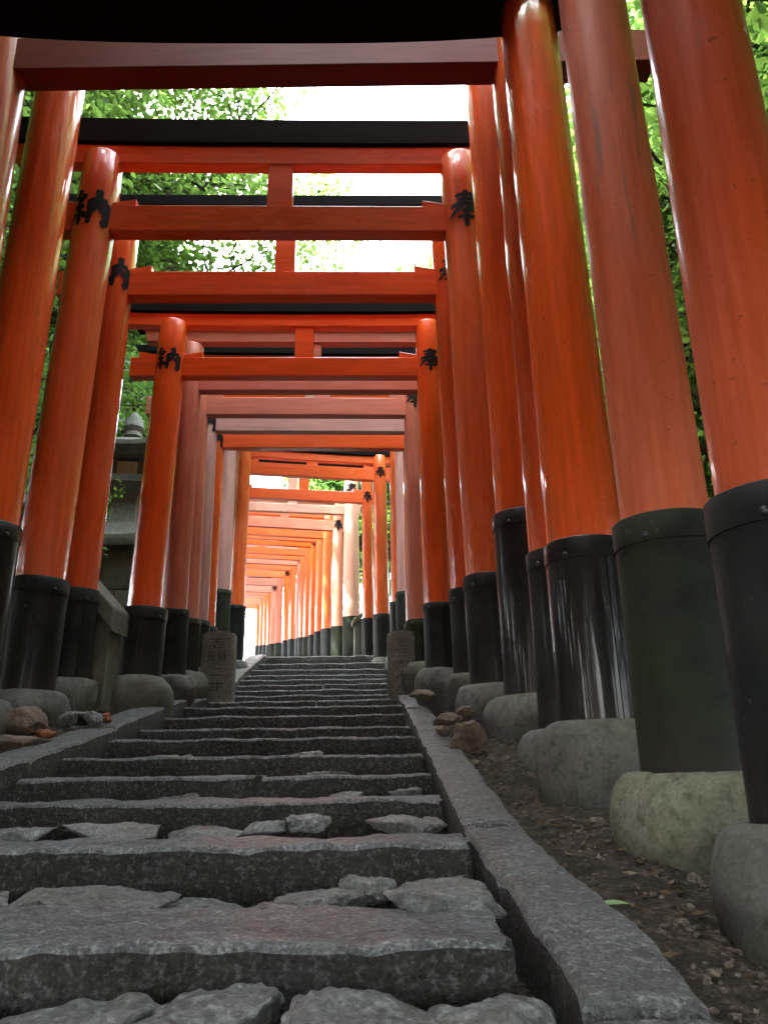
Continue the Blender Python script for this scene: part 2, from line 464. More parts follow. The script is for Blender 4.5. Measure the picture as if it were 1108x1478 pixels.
# path beyond the crest
def ribbon(name, ys, w0, w1, dz, mat, label):
    v = []; f = []
    for y in ys:
        c = interp(CURV, y)
        for k in range(7):
            x = c + w0 + (w1 - w0) * k / 6
            v.append((x, y, zs(y) + dz + .01 * noise.noise(Vector((x * 3, y * 3, 0)))))
    for j in range(len(ys) - 1):
        for k in range(6):
            a = j * 7 + k; f.append((a, a + 1, a + 8, a + 7))
    return tag(mk(name, v, f, mat, None, True), label, kind='structure')
ribbon('path', [10.87 + .4 * k for k in range(100)], -.8, .8, .045, M_gran, 'stone path running on beyond the top of the steps')

# kerbs
def kerb(name, side):
    root = tag(empty(name, (0, 1, -.3)), ('right' if side > 0 else 'left') + ' granite kerb running up beside the steps', kind='structure')
    cuts = [.35, 1.02, 1.62, 2.18, 3.1, 4.25, 5.35, 6.45, 7.5, 8.6, 9.6, 10.75] if side > 0 else [.4, 1.3, 2.3, 3.3, 4.35, 5.4, 6.5, 7.6, 8.7, 9.7, 10.75]
    KR = [(.35,-.36),(.7,-.31),(1.0,-.262),(1.2,-.225),(1.8,-.172),(2.3,-.115),(3.0,.0),(3.6,.1),(4.2,.2),(5.2,.39),(6.3,.58),(7.4,.78),(8.4,.985),(9.4,1.225),(10.5,1.53),(10.9,1.56)]
    XR = [(.35,.215),(1.2,.222),(2.1,.2),(3.2,.19),(4.7,.155),(5.7,.125),(6.5,.08),(8,.03),(10.5,-.005)]
    XL = [(.35,-1.47),(3.6,-1.46),(5.2,-1.49),(6.2,-1.45),(7.4,-1.49),(8.4,-1.59),(9.4,-1.65),(10.5,-1.64)]
    wd = .15 if side > 0 else .20
    for q, (a, b) in enumerate(zip(cuts, cuts[1:])):
        a += .004; b -= .004
        n = int((b - a) * (60 if a < 3 else 25)) + 4
        v = []; f = []; jog = random.uniform(-.006, .006)
        nu = 9
        for j in range(n + 1):
            y = a + (b - a) * j / n
            zt = interp(KR, y) + (.03 if side < 0 and y < 6 else 0) + jog
            xi = interp(XR, y) if side > 0 else interp(XL, y)
            ring = [(0, -.24), (-.003, -.12), (-.001, -.016), (.005, -.003)] + [(.011 + (wd - .03) * t / nu, .0) for t in range(nu + 1)] + [(wd - .004, -.006), (wd, -.03), (wd, -.24)]
            for k, (u, dz) in enumerate(ring):
                p = Vector((u * 9 + 31 * side, y * 5, q * 3.1 + dz * 8))
                d = (noise.noise(p) + .5 * noise.noise(p * 3.7)) * .009
                e = (noise.noise(p + Vector((4, 4, 4))) + .4 * noise.noise(p * 4)) * .008
                end = (j in (0, n)) * .008
                v.append((xi + side * (u + e), y + (0 if 0 < j < n else noise.noise(p * 2) * .01), zt + dz + (d - end if dz > -.1 else 0)))
        m = len(ring)
        for j in range(n):
            for k in range(m - 1):
                c = j * m + k; f.append((c, c + 1, c + m + 1, c + m))
        f.append(tuple(range(m))); f.append(tuple(range(n * m, n * m + m)))
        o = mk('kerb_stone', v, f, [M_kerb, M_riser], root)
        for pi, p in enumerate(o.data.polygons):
            if pi < n * (m - 1) and pi % (m - 1) < 2: p.material_index = 1  # inner side face takes the painted shade too
        bm = bmesh.new(); bm.from_mesh(o.data); bmesh.ops.recalc_face_normals(bm, faces=list(bm.faces)); bm.to_mesh(o.data); bm.free()
        sharp(rel(o), 33)
kerb('kerb', 1); kerb('kerb', -1)

# ------------------------------------------------------------------ rocks
def rock_mesh(seed, sx, sy, sz, sub=3, rough=.10, pts=20, flat=False):
    rnd = random.Random(seed)
    bm = bmesh.new()
    for _ in range(pts):
        d = Vector((rnd.gauss(0, 1), rnd.gauss(0, 1), rnd.gauss(0, 1))).normalized()
        p = Vector([math.copysign(abs(c) ** .7, c) for c in d]) * rnd.uniform(.85, 1.05)
        bm.verts.new((p.x * sx, p.y * sy, p.z * sz))
    bmesh.ops.convex_hull(bm, input=list(bm.verts))
    for v in [v for v in bm.verts if not v.link_faces]: bm.verts.remove(v)
    bmesh.ops.bevel(bm, geom=list(bm.edges), offset=min(sx, sy, sz) * .10, segments=1, affect='EDGES')
    bmesh.ops.triangulate(bm, faces=list(bm.faces))
    for _ in range(sub):
        L = max(sx, sy) / (2.2 * 2 ** _)
        ed = [e for e in bm.edges if e.calc_length() > L * .8]
        if ed: bmesh.ops.subdivide_edges(bm, edges=ed, cuts=1, use_grid_fill=False)
        bmesh.ops.triangulate(bm, faces=list(bm.faces))
    s = min(sx, sy)
    bm.normal_update()
    for v in bm.verts:
        q = Vector(v.co) / s
        n1 = noise.noise(q * 1.5 + Vector((seed, 0, 0))) + .5 * noise.noise(q * 4 + Vector((0, seed, 0))) + .3 * noise.noise(Vector((q.x * 3, q.y * 3, q.z * 11)) + Vector((seed, 3, 0)))
        v.co += v.normal * n1 * rough * min(s, sz * 1.6)
    if flat:
        for v in bm.verts:
            lim = sz * (.45 + .12 * v.co.x / sx + .3 * noise.noise(Vector((v.co.x, v.co.y, seed)) * (2 / s)))
            if v.co.z > lim: v.co.z = lim + (v.co.z - lim) * .12 + .10 * sz * noise.noise(v.co * (7 / s))
    bmesh.ops.recalc_face_normals(bm, faces=list(bm.faces))
    me = bpy.data.meshes.new('rock'); bm.to_mesh(me); bm.free()
    me.polygons.foreach_set('use_smooth', [True] * len(me.polygons))
    return me

def rock(name, seed, loc, size, mat, parent=None, rz=0, tilt=(0, 0), sub=3, rough=.10, flat=False):
    me = rock_mesh(seed, *size, sub=sub, rough=rough, flat=flat, pts=14 if flat else 20); me.materials.append(mat)
    o = link(bpy.data.objects.new(name, me)); o.location = loc; o.rotation_euler = (tilt[0], tilt[1], rz)
    sharp(o, 32)
    if parent: o.parent = parent; rel(o)
    return o

rub = tag(empty('rubble_infill', (0, 1, -.3)), 'flat broken stones packed between the lowest steps', kind='structure')
# foreground cobbles (x, y, ztop, half sizes)
FC = [(-.40,1.00,-.268,.125,.10,.04),(-.215,1.01,-.262,.085,.10,.045),(-.03,1.005,-.262,.085,.09,.045),(.125,1.00,-.262,.075,.085,.04),
      (-.115,.94,-.285,.05,.09,.035),(.055,.90,-.30,.05,.06,.035),(-.31,.86,-.315,.10,.06,.035),(-.10,.83,-.325,.09,.05,.035),(.12,.86,-.315,.06,.05,.03),
      (-.58,1.0,-.27,.08,.10,.04),(-.75,.98,-.27,.08,.10,.04),(-.95,1.0,-.27,.10,.10,.04),(.19,.93,-.30,.025,.03,.02),(-.03,.78,-.34,.1,.06,.03),(-.5,.8,-.33,.1,.07,.03)]
FC = [(x, y + (.03 if y > .95 else 0), zt + (.012 if y > .95 else .015), a, b, c + .01) for (x, y, zt, a, b, c) in FC]
# behind slab 1
FC += [(-.60,1.66,-.212,.17,.13,.035),(-.84,1.65,-.222,.09,.12,.03),(-.14,1.66,-.218,.09,.10,.03),(-.045,1.72,-.205,.06,.05,.036),(.095,1.68,-.212,.085,.10,.03),(-.2,1.6,-.222,.05,.05,.03),(-1.1,1.67,-.23,.14,.12,.03),(-.35,1.70,-.24,.1,.1,.03),(.10,1.50,-.196,.10,.085,.028)]
# behind slab 2
FC += [(-.80,2.36,-.128,.16,.11,.03),(-.34,2.38,-.126,.07,.09,.03),(-.24,2.42,-.112,.06,.07,.035),(.02,2.36,-.125,.08,.10,.03),(-.53,2.42,-.145,.1,.09,.03),(-1.1,2.4,-.14,.12,.1,.03),(.12,2.42,-.13,.04,.08,.03)]
# behind slab 3..5
FC += [(-.15,3.04,-.062,.08,.05,.03),(.06,3.04,-.055,.06,.05,.03),(-.8,3.04,-.07,.1,.05,.03),(-1.1,3.95,.098,.09,.1,.03),(-.96,3.95,.10,.05,.08,.035),(-.45,4.0,.10,.12,.08,.03),(-.25,3.48,.008,.1,.05,.03)]
for k, (x, y, zt, a, b, c) in enumerate(FC):
    rock('infill_stone', 100 + k * 7, (x, y, zt - c * .62), (a * 1.18, b * 1.12, c * .92), M_rock, rub, random.uniform(-.25, .25), (random.uniform(-.08, .08), random.uniform(-.08, .08)), sub=4 if y < 2 else 3, rough=.16, flat=k not in (18, 19, 27))

# ------------------------------------------------------------------ brush characters
HO = [[(.22,.85,.05),(.5,.88,.06),(.78,.87,.07)],[(.27,.73,.05),(.5,.75,.05),(.72,.755,.06)],[(.10,.59,.06),(.5,.63,.06),(.92,.615,.08)],
      [(.50,.99,.08),(.46,.72,.08),(.33,.50,.08),(.05,.30,.03)],[(.52,.66,.05),(.66,.50,.08),(.94,.32,.12)],
      [(.37,.42,.04),(.5,.435,.05),(.64,.43,.05)],[(.27,.27,.05),(.5,.285,.05),(.74,.275,.06)],[(.50,.54,.07),(.505,.3,.08),(.50,.0,.06)]]
NO = [[(.26,.98,.08),(.17,.86,.06),(.07,.76,.06)],[(.07,.76,.05),(.2,.76,.05),(.26,.74,.05)],[(.40,.84,.08),(.26,.66,.06),(.10,.50,.06)],[(.10,.50,.05),(.25,.51,.05),(.38,.54,.06)],
      [(.25,.52,.07),(.25,.3,.08),(.24,.05,.05)],[(.13,.38,.07),(.09,.28,.06),(.03,.16,.03)],[(.35,.38,.05),(.39,.30,.08),(.42,.20,.07)],
      [(.52,.70,.08),(.52,.4,.08),(.49,.05,.06)],[(.52,.68,.06),(.75,.71,.07),(.93,.70,.10)],[(.93,.70,.10),(.92,.35,.10),(.90,.08,.10)],[(.91,.10,.10),(.86,.08,.07),(.78,.16,.02)],
      [(.71,.98,.10),(.71,.75,.09),(.66,.50,.06)],[(.66,.52,.06),(.62,.42,.05),(.56,.34,.02)],[(.71,.60,.05),(.77,.48,.07),(.84,.38,.08)]]
def strokes_mesh(strokes, fn, step=.035, fat=.95):
    v = []; f = []
    for si, s in enumerate(strokes):
        P = []
        for (a, b) in zip(s, s[1:]):
            L = math.dist(a[:2], b[:2]); n = max(2, int(L / step))
            for i in range(n): t = i / n; P.append([a[k] + (b[k] - a[k]) * t for k in range(3)])
        P.append(list(s[-1]))
        for _ in range(3):
            P = [P[0]] + [[(P[i-1][k] + 2 * P[i][k] + P[i+1][k]) / 4 for k in range(3)] for i in range(1, len(P) - 1)] + [P[-1]]
        base = len(v); m = len(P)
        for i, p in enumerate(P):
            q = P[min(i + 1, m - 1)]; r = P[max(i - 1, 0)]
            dx, dy = q[0] - r[0], q[1] - r[1]; L = math.hypot(dx, dy) or 1
            wd = p[2] * (.55 if i in (0, m - 1) else 1) * fat
            nx, ny = -dy / L * wd, dx / L * wd
            for sg in (-1, 0, 1): v.append(fn(p[0] + nx * sg, p[1] + ny * sg, si))
        for i in range(m - 1):
            for k in (0, 1):
                a = base + i * 3 + k; f.append((a, a + 1, a + 4, a + 3))
    return v, f
def character(strokes, pillar, cx, cy, cz, rad, size_w, size_h, ang0=-math.pi / 2):
    def fn(u, w_, si):
        a = ang0 + (u - .5) * size_w / rad
        rr = rad + .0025 + si * .00025
        return (cx + rr * math.cos(a), cy + rr * math.sin(a), cz + (w_ - .5) * size_h)
    v, f = strokes_mesh(strokes, fn)
    return mk('painted_character', v, f, M_ink, pillar, True)

# ------------------------------------------------------------------ torii gates
GRP = 'vermilion torii gates lined up over the steps'
def torii(label, L, Rr, top, mat='mid', nuki=None, shim=None, kas=None, r=(.1, .1), sr=None, slz=(.6, .6), sl=('dark', 'dark'),
          ext=(.3, .5), th=(.11, .12), chars=(0, 0), chz=None, strut=None, wedge=True, foot=(M_conc, M_conc), fh=.2, name='torii_gate', det=1, mats=None, curve=.05, chs=None, kasext=.12, topL=None):
    """L, R: (x foot, z foot, y, x top); top: pillar top height (world)"""
    xm, ym = (L[0] + Rr[0]) / 2, (L[2] + Rr[2]) / 2
    yaw = math.atan2(Rr[2] - L[2], Rr[0] - L[0])
    z0 = min(L[1], Rr[1])
    root = tag(empty(name, (xm, ym, z0), yaw), label, 'torii gate', GRP)
    span = math.hypot(Rr[2] - L[2], Rr[0] - L[0])
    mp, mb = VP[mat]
    sr = sr or (r[0] + .018, r[1] + .018)
    fr = []
    n = 64 if det > 1 else 40 if det else 24
    for s, P in ((0, L), (1, Rr)):
        m1, m2 = (VP[(mats or (mat, mat))[s]])
        sg = -1 if s == 0 else 1
        xf = sg * span / 2; xt = xf + (P[3] - P[0])
        zf = P[1] - z0; zt = top - z0
        rb = r[s]; rt = r[s] * .93
        def c(z): t = (z - zf) / (zt - zf); return Vector((xf + (xt - xf) * t, 0, z))
        rings = []
        K = 14
        for k in range(K + 1):
            t = k / K; z = zf + .02 + (zt - .015 - zf - .02) * t
            rings.append((c(z), rb + (rt - rb) * t))
        rings.append((c(zt - .004), rt - .006)); rings.append((c(zt), rt - .018))
        p = loft('pillar', rings, m1, root, n, jit=.0025, seed=P[2] * 3 + s)
        # black sheet wrapped around the foot of the pillar
        sh = slz[s] - z0; rs = sr[s]
        sm = SL[sl[s]]
        bt = .085 if rs > .12 else .05
        if det:
            rg = [(c(zf), rs), (c(zf + (sh - bt - zf) * .5), rs * .997), (c(sh - bt - .001), rs * .99), (c(sh - bt), rs * .99 + .005), (c(sh - .004), rs * .985 + .005), (c(sh), rs * .985 + .001), (c(sh), rb + .002), (c(sh - .06), rb - .004)]
            sv = loft('base_sleeve', rg, sm, root, n, caps=False)
            for a in ([-2.35, -.75, .9, 2.4] if s == 0 else [-2.55, -1.15, .3, 1.8]) if det else []:
                a += P[2] * .37 % .3
                q = c(sh - bt - .004); rr = rs + .004
                bv = []
                d = Vector((math.cos(a), math.sin(a), 0)); t1 = Vector((-math.sin(a), math.cos(a), 0)); t2 = Vector((0, 0, 1))
                cc = Vector((q.x, q.y, q.z + .02)) + d * (rs - .004)
                hr = .011
                for (h, k) in ((0, 1.0), (.009, 1.0), (.014, .6)):
                    for i in range(8):
                        an = i * math.pi / 4
                        bv.append(cc + d * h + (t1 * math.cos(an) + t2 * math.sin(an)) * hr * k)
                bf = [(a_ * 8 + i, a_ * 8 + (i + 1) % 8, a_ * 8 + 8 + (i + 1) % 8, a_ * 8 + 8 + i) for a_ in range(2) for i in range(8)] + [tuple(range(16, 24))]
                mk('bolt', bv, bf, M_bolt, sv, True)
            # vertical lap seam of the sheet
            a = -1.9 + P[2] * .9 % 1.1
            v = []
            for z in (zf, sh - bt - .002):
                for da, h in ((0, .0), (.006, .004), (.05, .004), (.07, -.002)):
                    rr = rs + h; q = c(z); v.append((q.x + rr * math.cos(a + da), q.y + rr * math.sin(a + da), z))
            mk('sheet_seam', v, [(i, i + 1, i + 5, i + 4) for i in range(3)], sm, sv)
        else:
            rg = [(c(zf - .1), rs), (c(sh - .03), rs * .99), (c(sh - .028), rs + .004), (c(sh), rs + .002), (c(sh), rb - .002)]
            loft('base_sleeve', rg, sm, root, n, caps=False)
        # moulded footing
        fm = foot[s]
        R1 = rs + (.09 if rs > .14 else .065)
        zz = zf
        dd = min(.15, fh * .62)
        rg = [(Vector((xf, 0, zz - fh - .12)), R1 - .04), (Vector((xf, 0, zz - fh)), R1 - .012), (Vector((xf, 0, zz - fh * .8)), R1 - .002)]
        for q_ in range(0, 11):
            a_ = q_ / 10 * math.pi / 2
            rg.append((Vector((xf, 0, zz + .008 - dd + dd * math.sin(a_))), rs + .004 + (R1 - rs) * math.cos(a_) ** .95))
        rg.append((Vector((xf, 0, zz + .008)), rs - .01))
        loft('footing', rg, fm, root, 36 if det else 18, caps=False, jit=.05 if det else 0, seed=P[2] + s * 5)
        if chars[s]:
            cz = (chz or (nuki[0] + nuki[1]) / 2) - z0
            t = (cz - zf) / (zt - zf); q = c(cz)
            ww, hh = chs or (min(.26, r[s] * 2.0), min(.26, r[s] * 2.0) * 1.08)
            character(NO if s == 0 else HO, p, q.x, q.y, cz, rb + (rt - rb) * t + .001, ww, hh, -math.pi / 2 - yaw * .5 + (.06 if s == 0 else .05))
    xl, xr = -span / 2 + (L[3] - L[0]), span / 2 + (Rr[3] - Rr[0])
    if nuki:
        a, b = nuki[0] - z0, nuki[1] - z0
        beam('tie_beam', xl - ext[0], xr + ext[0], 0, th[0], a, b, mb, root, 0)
        if wedge:
            for px, rr in ((xl, r[0]), (xr, r[1])):
                for sg in (-1, 1):
                    e0 = px + sg * (rr * .8); e1 = px + sg * (rr + .13)
                    prism('wedge', [(e0, b + .001), (e1, b + .001), (e1, b + .055), (e0, b + .026)], -th[0] / 2 + .008, th[0] / 2 - .008, mb, root, .003)
    if shim:
        a, b = shim[0] - z0, shim[1] - z0
        beam('lintel', xl - ext[1], xr + ext[1], 0, th[1], a, b, mb, root, curve, ends=.015)
        if nuki:
            sx = strut if strut is not None else 0
            wv = .088 if det > 1 and r[0] > .13 else .075
            prism('strut', [(sx - wv, nuki[1] - z0 + .001), (sx + wv, nuki[1] - z0 + .001), (sx + wv, a - .001), (sx - wv, a - .001)], -th[0] * .36, th[0] * .36, mb, root, .004)
    if kas:
        a, b = kas[0] - z0, kas[1] - z0
        beam('top_lintel', xl - ext[1] - kasext, xr + ext[1] + kasext, 0, th[1] * 1.25 + .03, a + .002, b, M_kas, root, curve, ends=.03)
    return root

# near to far
torii('nearest gate, brownish red pillar running off the right edge of the picture', (-1.95,-.13,1.60,-1.97), (.865,-.11,1.60,.89), 3.0, 'brown', (2.5,2.72), (3.0,3.16), (3.16,3.4),
      r=(.132,.132), sr=(.155,.155), slz=(.56,.56), sl=('slate','slate'), foot=(M_conc, M_conc), fh=.28, det=2)
torii('matte stained orange gate, right pillar in a grey-green sleeve on a mossy collar', (-2.0,.0,2.25,-2.02), (.865,-.015,2.25,.85), 3.5, 'matte', (3.05,3.26), (3.5,3.66), (3.66,3.9),
      r=(.133,.133), sr=(.158,.158), slz=(.71,.71), sl=('green','green'), foot=(M_concm, M_concm), fh=.26, det=2)
torii('glossy orange gate whose broad right pillar stands in a shiny black sleeve', (-2.1,.2,2.95,-2.15), (.815,.165,3.0,.79), 3.782, 'fresh', None, None, (3.784,4.15),  # black lintel stands in for a vermilion beam in deep shade
      r=(.152,.152), sr=(.163,.163), slz=(.86,.86), sl=('gloss','gloss'), fh=.26, det=2, th=(.12,.28), ext=(.3,.50), kasext=.05, curve=.16)
torii('deep red gate whose thick tie beam crosses the top of the picture', (-2.13,.25,3.45,-2.22), (.81,.16,3.45,.80), 4.5, 'shaded', (3.87,4.11), (4.5,4.65), (4.65,4.9),
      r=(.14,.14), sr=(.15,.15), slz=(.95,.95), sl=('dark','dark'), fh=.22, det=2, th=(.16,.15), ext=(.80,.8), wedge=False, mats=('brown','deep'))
torii('tall glossy gate with streaked highlights, both pillars framing the steps, right sleeve jet black', (-2.14,.37,3.93,-2.10), (.775,.35,3.98,.73), 5.1, 'fresh', (4.50,4.72), (5.1,5.25), (5.25,5.5),
      r=(.158,.16), sr=(.175,.178), slz=(1.28,1.31), sl=('gloss','gloss'), fh=.2, det=2, ext=(.3,.6), wedge=False)
torii('large gate with big black characters high on both pillars and a black top lintel', (-2.04,.45,4.40,-1.965), (.64,.455,4.47,.575), 4.185, 'mid', (3.535,3.745), (4.11,4.27), (4.27,4.49),
      r=(.145,.148), sr=(.17,.165), slz=(1.09,1.09), sl=('dark','dark'), chars=(1,1), chz=3.66, strut=-.0, det=2, ext=(.3,.62), th=(.115,.10), chs=(.27,.31), curve=.02)
torii('gate just behind the largest lettered one, its left character half hidden', (-2.0,.57,4.88,-1.96), (.565,.57,4.94,.51), 4.0, 'deep', (3.345,3.555), (3.98,4.13), (4.13,4.23),
      r=(.125,.13), sr=(.137,.14), slz=(1.14,1.12), sl=('slate','slate'), chars=(1,1), chz=3.50, det=1, ext=(.42,.5), th=(.11,.11), chs=(.235,.27), curve=.01)
torii('bright orange smaller gate with crisp black characters above the two marker stones', (-1.725,.64,5.40,-1.67), (.385,.675,5.46,.375), 3.46, 'fresh', (2.965,3.135), (3.415,3.53), (3.53,3.665),
      r=(.12,.108), sr=(.165,.112), slz=(1.12,1.14), sl=('dark','dark'), chars=(1,1), chz=3.08, det=2, ext=(.31,.42), th=(.085,.085), chs=(.20,.205), curve=.02, strut=.05)
torii('dull brownish gate close behind the bright lettered gate', (-1.62,.70,5.84,-1.63), (.42,.74,5.9,.42), 3.52, 'dull', (3.07,3.21), (3.53,3.66), (3.66,3.76),
      r=(.098,.098), slz=(1.2,1.17), sl=('slate','dark'), ext=(.25,.4), th=(.09,.09), curve=.01)
torii('weathered pink gate with a rounded beam end showing beside the stone lantern', (-1.64,.79,6.32,-1.68), (.29,.84,6.4,.29), 3.56, 'faded', (3.08,3.255), (3.56,3.69), (3.69,3.77),
      r=(.098,.098), slz=(1.22,1.2), sl=('green','green'), chars=(0,1), chz=3.24, ext=(.45,.45), th=(.09,.09), curve=.01, strut=.12)
torii('lilac grey faded gate, beam bare of colour', (-1.70,.89,6.93,-1.73), (.29,.95,7.02,.30), 3.68, 'lilac', (3.20,3.36), (3.67,3.79), (3.79,3.9),
      r=(.095,.095), slz=(1.32,1.3), sl=('green','green'), chars=(1,0), ext=(.2,.3), th=(.09,.09), curve=.0)
torii('red gate right behind the lilac grey one', (-1.74,.98,7.43,-1.75), (.285,1.04,7.53,.29), 3.80, 'deep', (3.24,3.40), (3.78,3.9), (3.9,4.02),
      r=(.085,.085), slz=(1.36,1.38), sl=('dark','dark'), chars=(1,0), ext=(.2,.3), th=(.09,.09), curve=.0)
torii('pale lilac gate with a tall algae green sleeve on its left pillar', (-1.92,1.22,8.82,-1.91), (.24,1.24,8.88,.24), 4.32, 'lilac', (3.83,3.99), (4.3,4.42), (4.42,4.52),
      r=(.10,.10), slz=(2.04,2.0), sl=('green','green'), ext=(.2,.3), th=(.09,.09), curve=.0, fh=.3)
torii('orange brown gate at the head of the steps, left pillar beside the green sleeved one', (-1.85,1.30,9.42,-1.84), (.17,1.32,9.48,.18), 4.55, 'mid', (4.09,4.25), (4.53,4.65), (4.65,4.75),
      r=(.10,.10), slz=(1.98,2.01), sl=('dark','dark'), ext=(.2,.3), th=(.09,.09), curve=.0, fh=.3)
torii('gate on the crest of the steps with a clear character on its right pillar', (-1.98,1.40,9.98,-1.98), (-.045,1.44,10.36,-.06), 4.36, 'mid', (3.97,4.15), (4.22,4.33), (4.335,4.43),
      r=(.10,.105), slz=(2.0,2.03), sl=('dark','dark'), chars=(0,1), chz=4.08, ext=(.2,.3), th=(.09,.09), curve=.03, fh=.3, chs=(.17,.18))
FAR = [ # label, DR, xR, nuki z0,z1, sleeve z, mat, r, char
 ('thin red gate just past the crest, crossing a band of white sky', 11.0,-.24,3.86,4.03,2.10,'mid',.085,1,'dark',.27),
 ('sunlit gate, right pillar nearly white in the light', 11.9,-.52,3.98,4.12,2.30,'pale',.13,1,'green',.48),
 ('faded pink gate with grey stained tie beam beyond the white pillar', 13.2,-.82,4.11,4.29,2.39,'faded',.10,1,'green',.22),
 ('dull red gate behind the grey stained beam', 13.9,-1.06,4.18,4.33,2.48,'mid',.095,0,'slate',.25),
 ('brownish red gate, fourth right pillar from the white one', 14.6,-1.25,4.32,4.47,2.55,'mid',.095,0,'dark',.25),
 ('vivid orange gate halfway down the far tunnel', 15.3,-1.44,4.42,4.60,2.61,'fresh',.085,1,'dark',.28),
 ('brown gate behind the vivid orange beam', 16.5,-1.68,4.57,4.72,2.77,'deep',.09,0,'green',.22),
 ('thin red gate close before the pink grey far gate', 17.2,-1.86,4.66,4.82,2.88,'mid',.09,0,'dark',.22),
 ('pink grey gate deep in the far tunnel', 18.0,-2.02,4.75,4.93,2.99,'faded',.09,1,'dark',.22),
 ('red gate deep in the far tunnel', 19.5,-2.37,5.01,5.16,3.23,'deep',.09,0,'dark',.22),
 ('orange gate with a dark character deep in the far tunnel', 21.0,-2.72,5.20,5.40,3.44,'fresh',.09,1,'dark',.22),
 ('dull gate before the last lettered pink one', 23.0,-3.2,5.44,5.66,3.7,'dull',.10,0,'green',.24),
 ('pink gate near the bright end of the tunnel', 25.0,-3.65,5.69,5.97,3.99,'faded',.12,1,'green',.25),
 ('red gate behind the last lettered pink one', 27.0,-4.08,6.02,6.26,4.28,'deep',.10,0,'dark',.25),
 ('orange gate behind the last pink one', 29.0,-4.53,6.38,6.58,4.60,'mid',.10,0,'dark',.25),
 ('dull red gate just inside the bright opening', 32.0,-5.15,6.78,7.04,5.05,'mid',.11,0,'dark',.3),
 ('last orange gate framing the bright opening', 35.0,-5.8,7.2,7.5,5.53,'fresh',.12,0,'dark',.35)]
for (lb, D, xr, n0, n1, sz, mt, rr, ch, sm, sg) in FAR:
    th = R(10) if D < 12 else R(14)
    sp = 1.95 if D < 15 else 2.1 if D < 30 else 2.3
    xl = xr - sp * math.cos(th); yl = D - sp * math.sin(th)
    zf = zs(D) + .02
    torii(lb, (xl, zf, yl, xl), (xr, zf, D, xr - .02), n1 + sg + .05, mt, (n0, n1), (n1 + sg, n1 + sg + .12), (n1 + sg + .12, n1 + sg + .24),
          r=(rr, rr), slz=(sz - .02, sz), sl=(sm, sm), chars=(0, ch), ext=(.15, .3), th=(.09, .09), curve=0, det=0, chz=4.36 if D == 11.9 else None)

for k, (D, mt) in enumerate([(.85,'mid'),(.1,'deep'),(-.6,'fresh'),(-1.35,'mid'),(-2.1,'brown'),(-2.9,'fresh'),(-3.7,'deep')]):
    zf = zs(max(D, -2)) + .1 if D > -2 else zs(-2) + .1 + (D + 2) * .2
    torii('gate of the same row standing behind the viewpoint', (-2.0, zf, D, -2.02), (.95, zf, D, .93), zf + 3.5, mt, (zf + 2.9, zf + 3.12), (zf + 3.5, zf + 3.65), (zf + 3.65, zf + 3.85),
          r=(.13,.13), slz=(zf + .75, zf + .75), sl=('dark','dark'), det=0)
# ------------------------------------------------------------------ marker posts with carved writing
KIN = [[(.5,1,.06),(.3,.8,.05),(.05,.62,.04)],[(.5,1,.05),(.7,.8,.06),(.95,.62,.06)],[(.3,.68,.04),(.7,.68,.04)],[(.22,.48,.04),(.78,.48,.04)],[(.5,.68,.05),(.5,.08,.05)],[(.3,.38,.04),(.38,.2,.05)],[(.72,.38,.04),(.62,.2,.05)],[(.1,.05,.05),(.9,.05,.05)]]
SAN = [[(.2,.85,.05),(.8,.86,.06)],[(.28,.5,.05),(.72,.51,.05)],[(.1,.1,.06),(.9,.11,.06)]]
NI = [[(.25,.75,.06),(.75,.76,.06)],[(.1,.2,.06),(.9,.21,.07)]]
DAI = [[(.1,.68,.05),(.9,.7,.06)],[(.5,1,.06),(.45,.6,.06),(.08,.05,.03)],[(.5,.62,.05),(.65,.35,.06),(.95,.05,.07)]]
NIN = [[(.5,1,.07),(.42,.55,.06),(.08,.05,.03)],[(.5,.6,.05),(.65,.35,.06),(.95,.05,.08)]]
SHI = [[(.1,.85,.05),(.9,.86,.05)],[(.5,1,.05),(.5,.58,.05)],[(.25,.6,.05),(.75,.6,.05)],[(.15,.4,.05),(.08,.15,.05)],[(.3,.42,.05),(.35,.1,.05),(.7,.08,.05),(.75,.22,.04)],[(.5,.45,.05),(.56,.32,.05)],[(.8,.42,.05),(.9,.25,.06)]]
GAN = [[(.05,.95,.05),(.5,.95,.05)],[(.12,.95,.05),(.1,.4,.05),(.02,.1,.03)],[(.2,.75,.04),(.42,.75,.04)],[(.2,.58,.04),(.42,.58,.04)],[(.2,.75,.04),(.2,.58,.04)],[(.42,.75,.04),(.42,.58,.04)],[(.31,.5,.05),(.31,.05,.05)],[(.2,.35,.04),(.14,.2,.04)],[(.42,.35,.04),(.48,.2,.05)],
       [(.55,.95,.05),(.98,.95,.05)],[(.6,.8,.04),(.6,.3,.04)],[(.94,.8,.04),(.94,.3,.04)],[(.6,.8,.04),(.94,.8,.04)],[(.6,.62,.04),(.94,.62,.04)],[(.6,.46,.04),(.94,.46,.04)],[(.6,.3,.04),(.94,.3,.04)],[(.68,.25,.04),(.58,.05,.04)],[(.86,.25,.04),(.96,.05,.05)]]
SUN_ = [[(.1,.7,.06),(.9,.72,.06)],[(.62,1,.06),(.62,.1,.06),(.45,.14,.03)],[(.3,.5,.05),(.4,.35,.07)]]
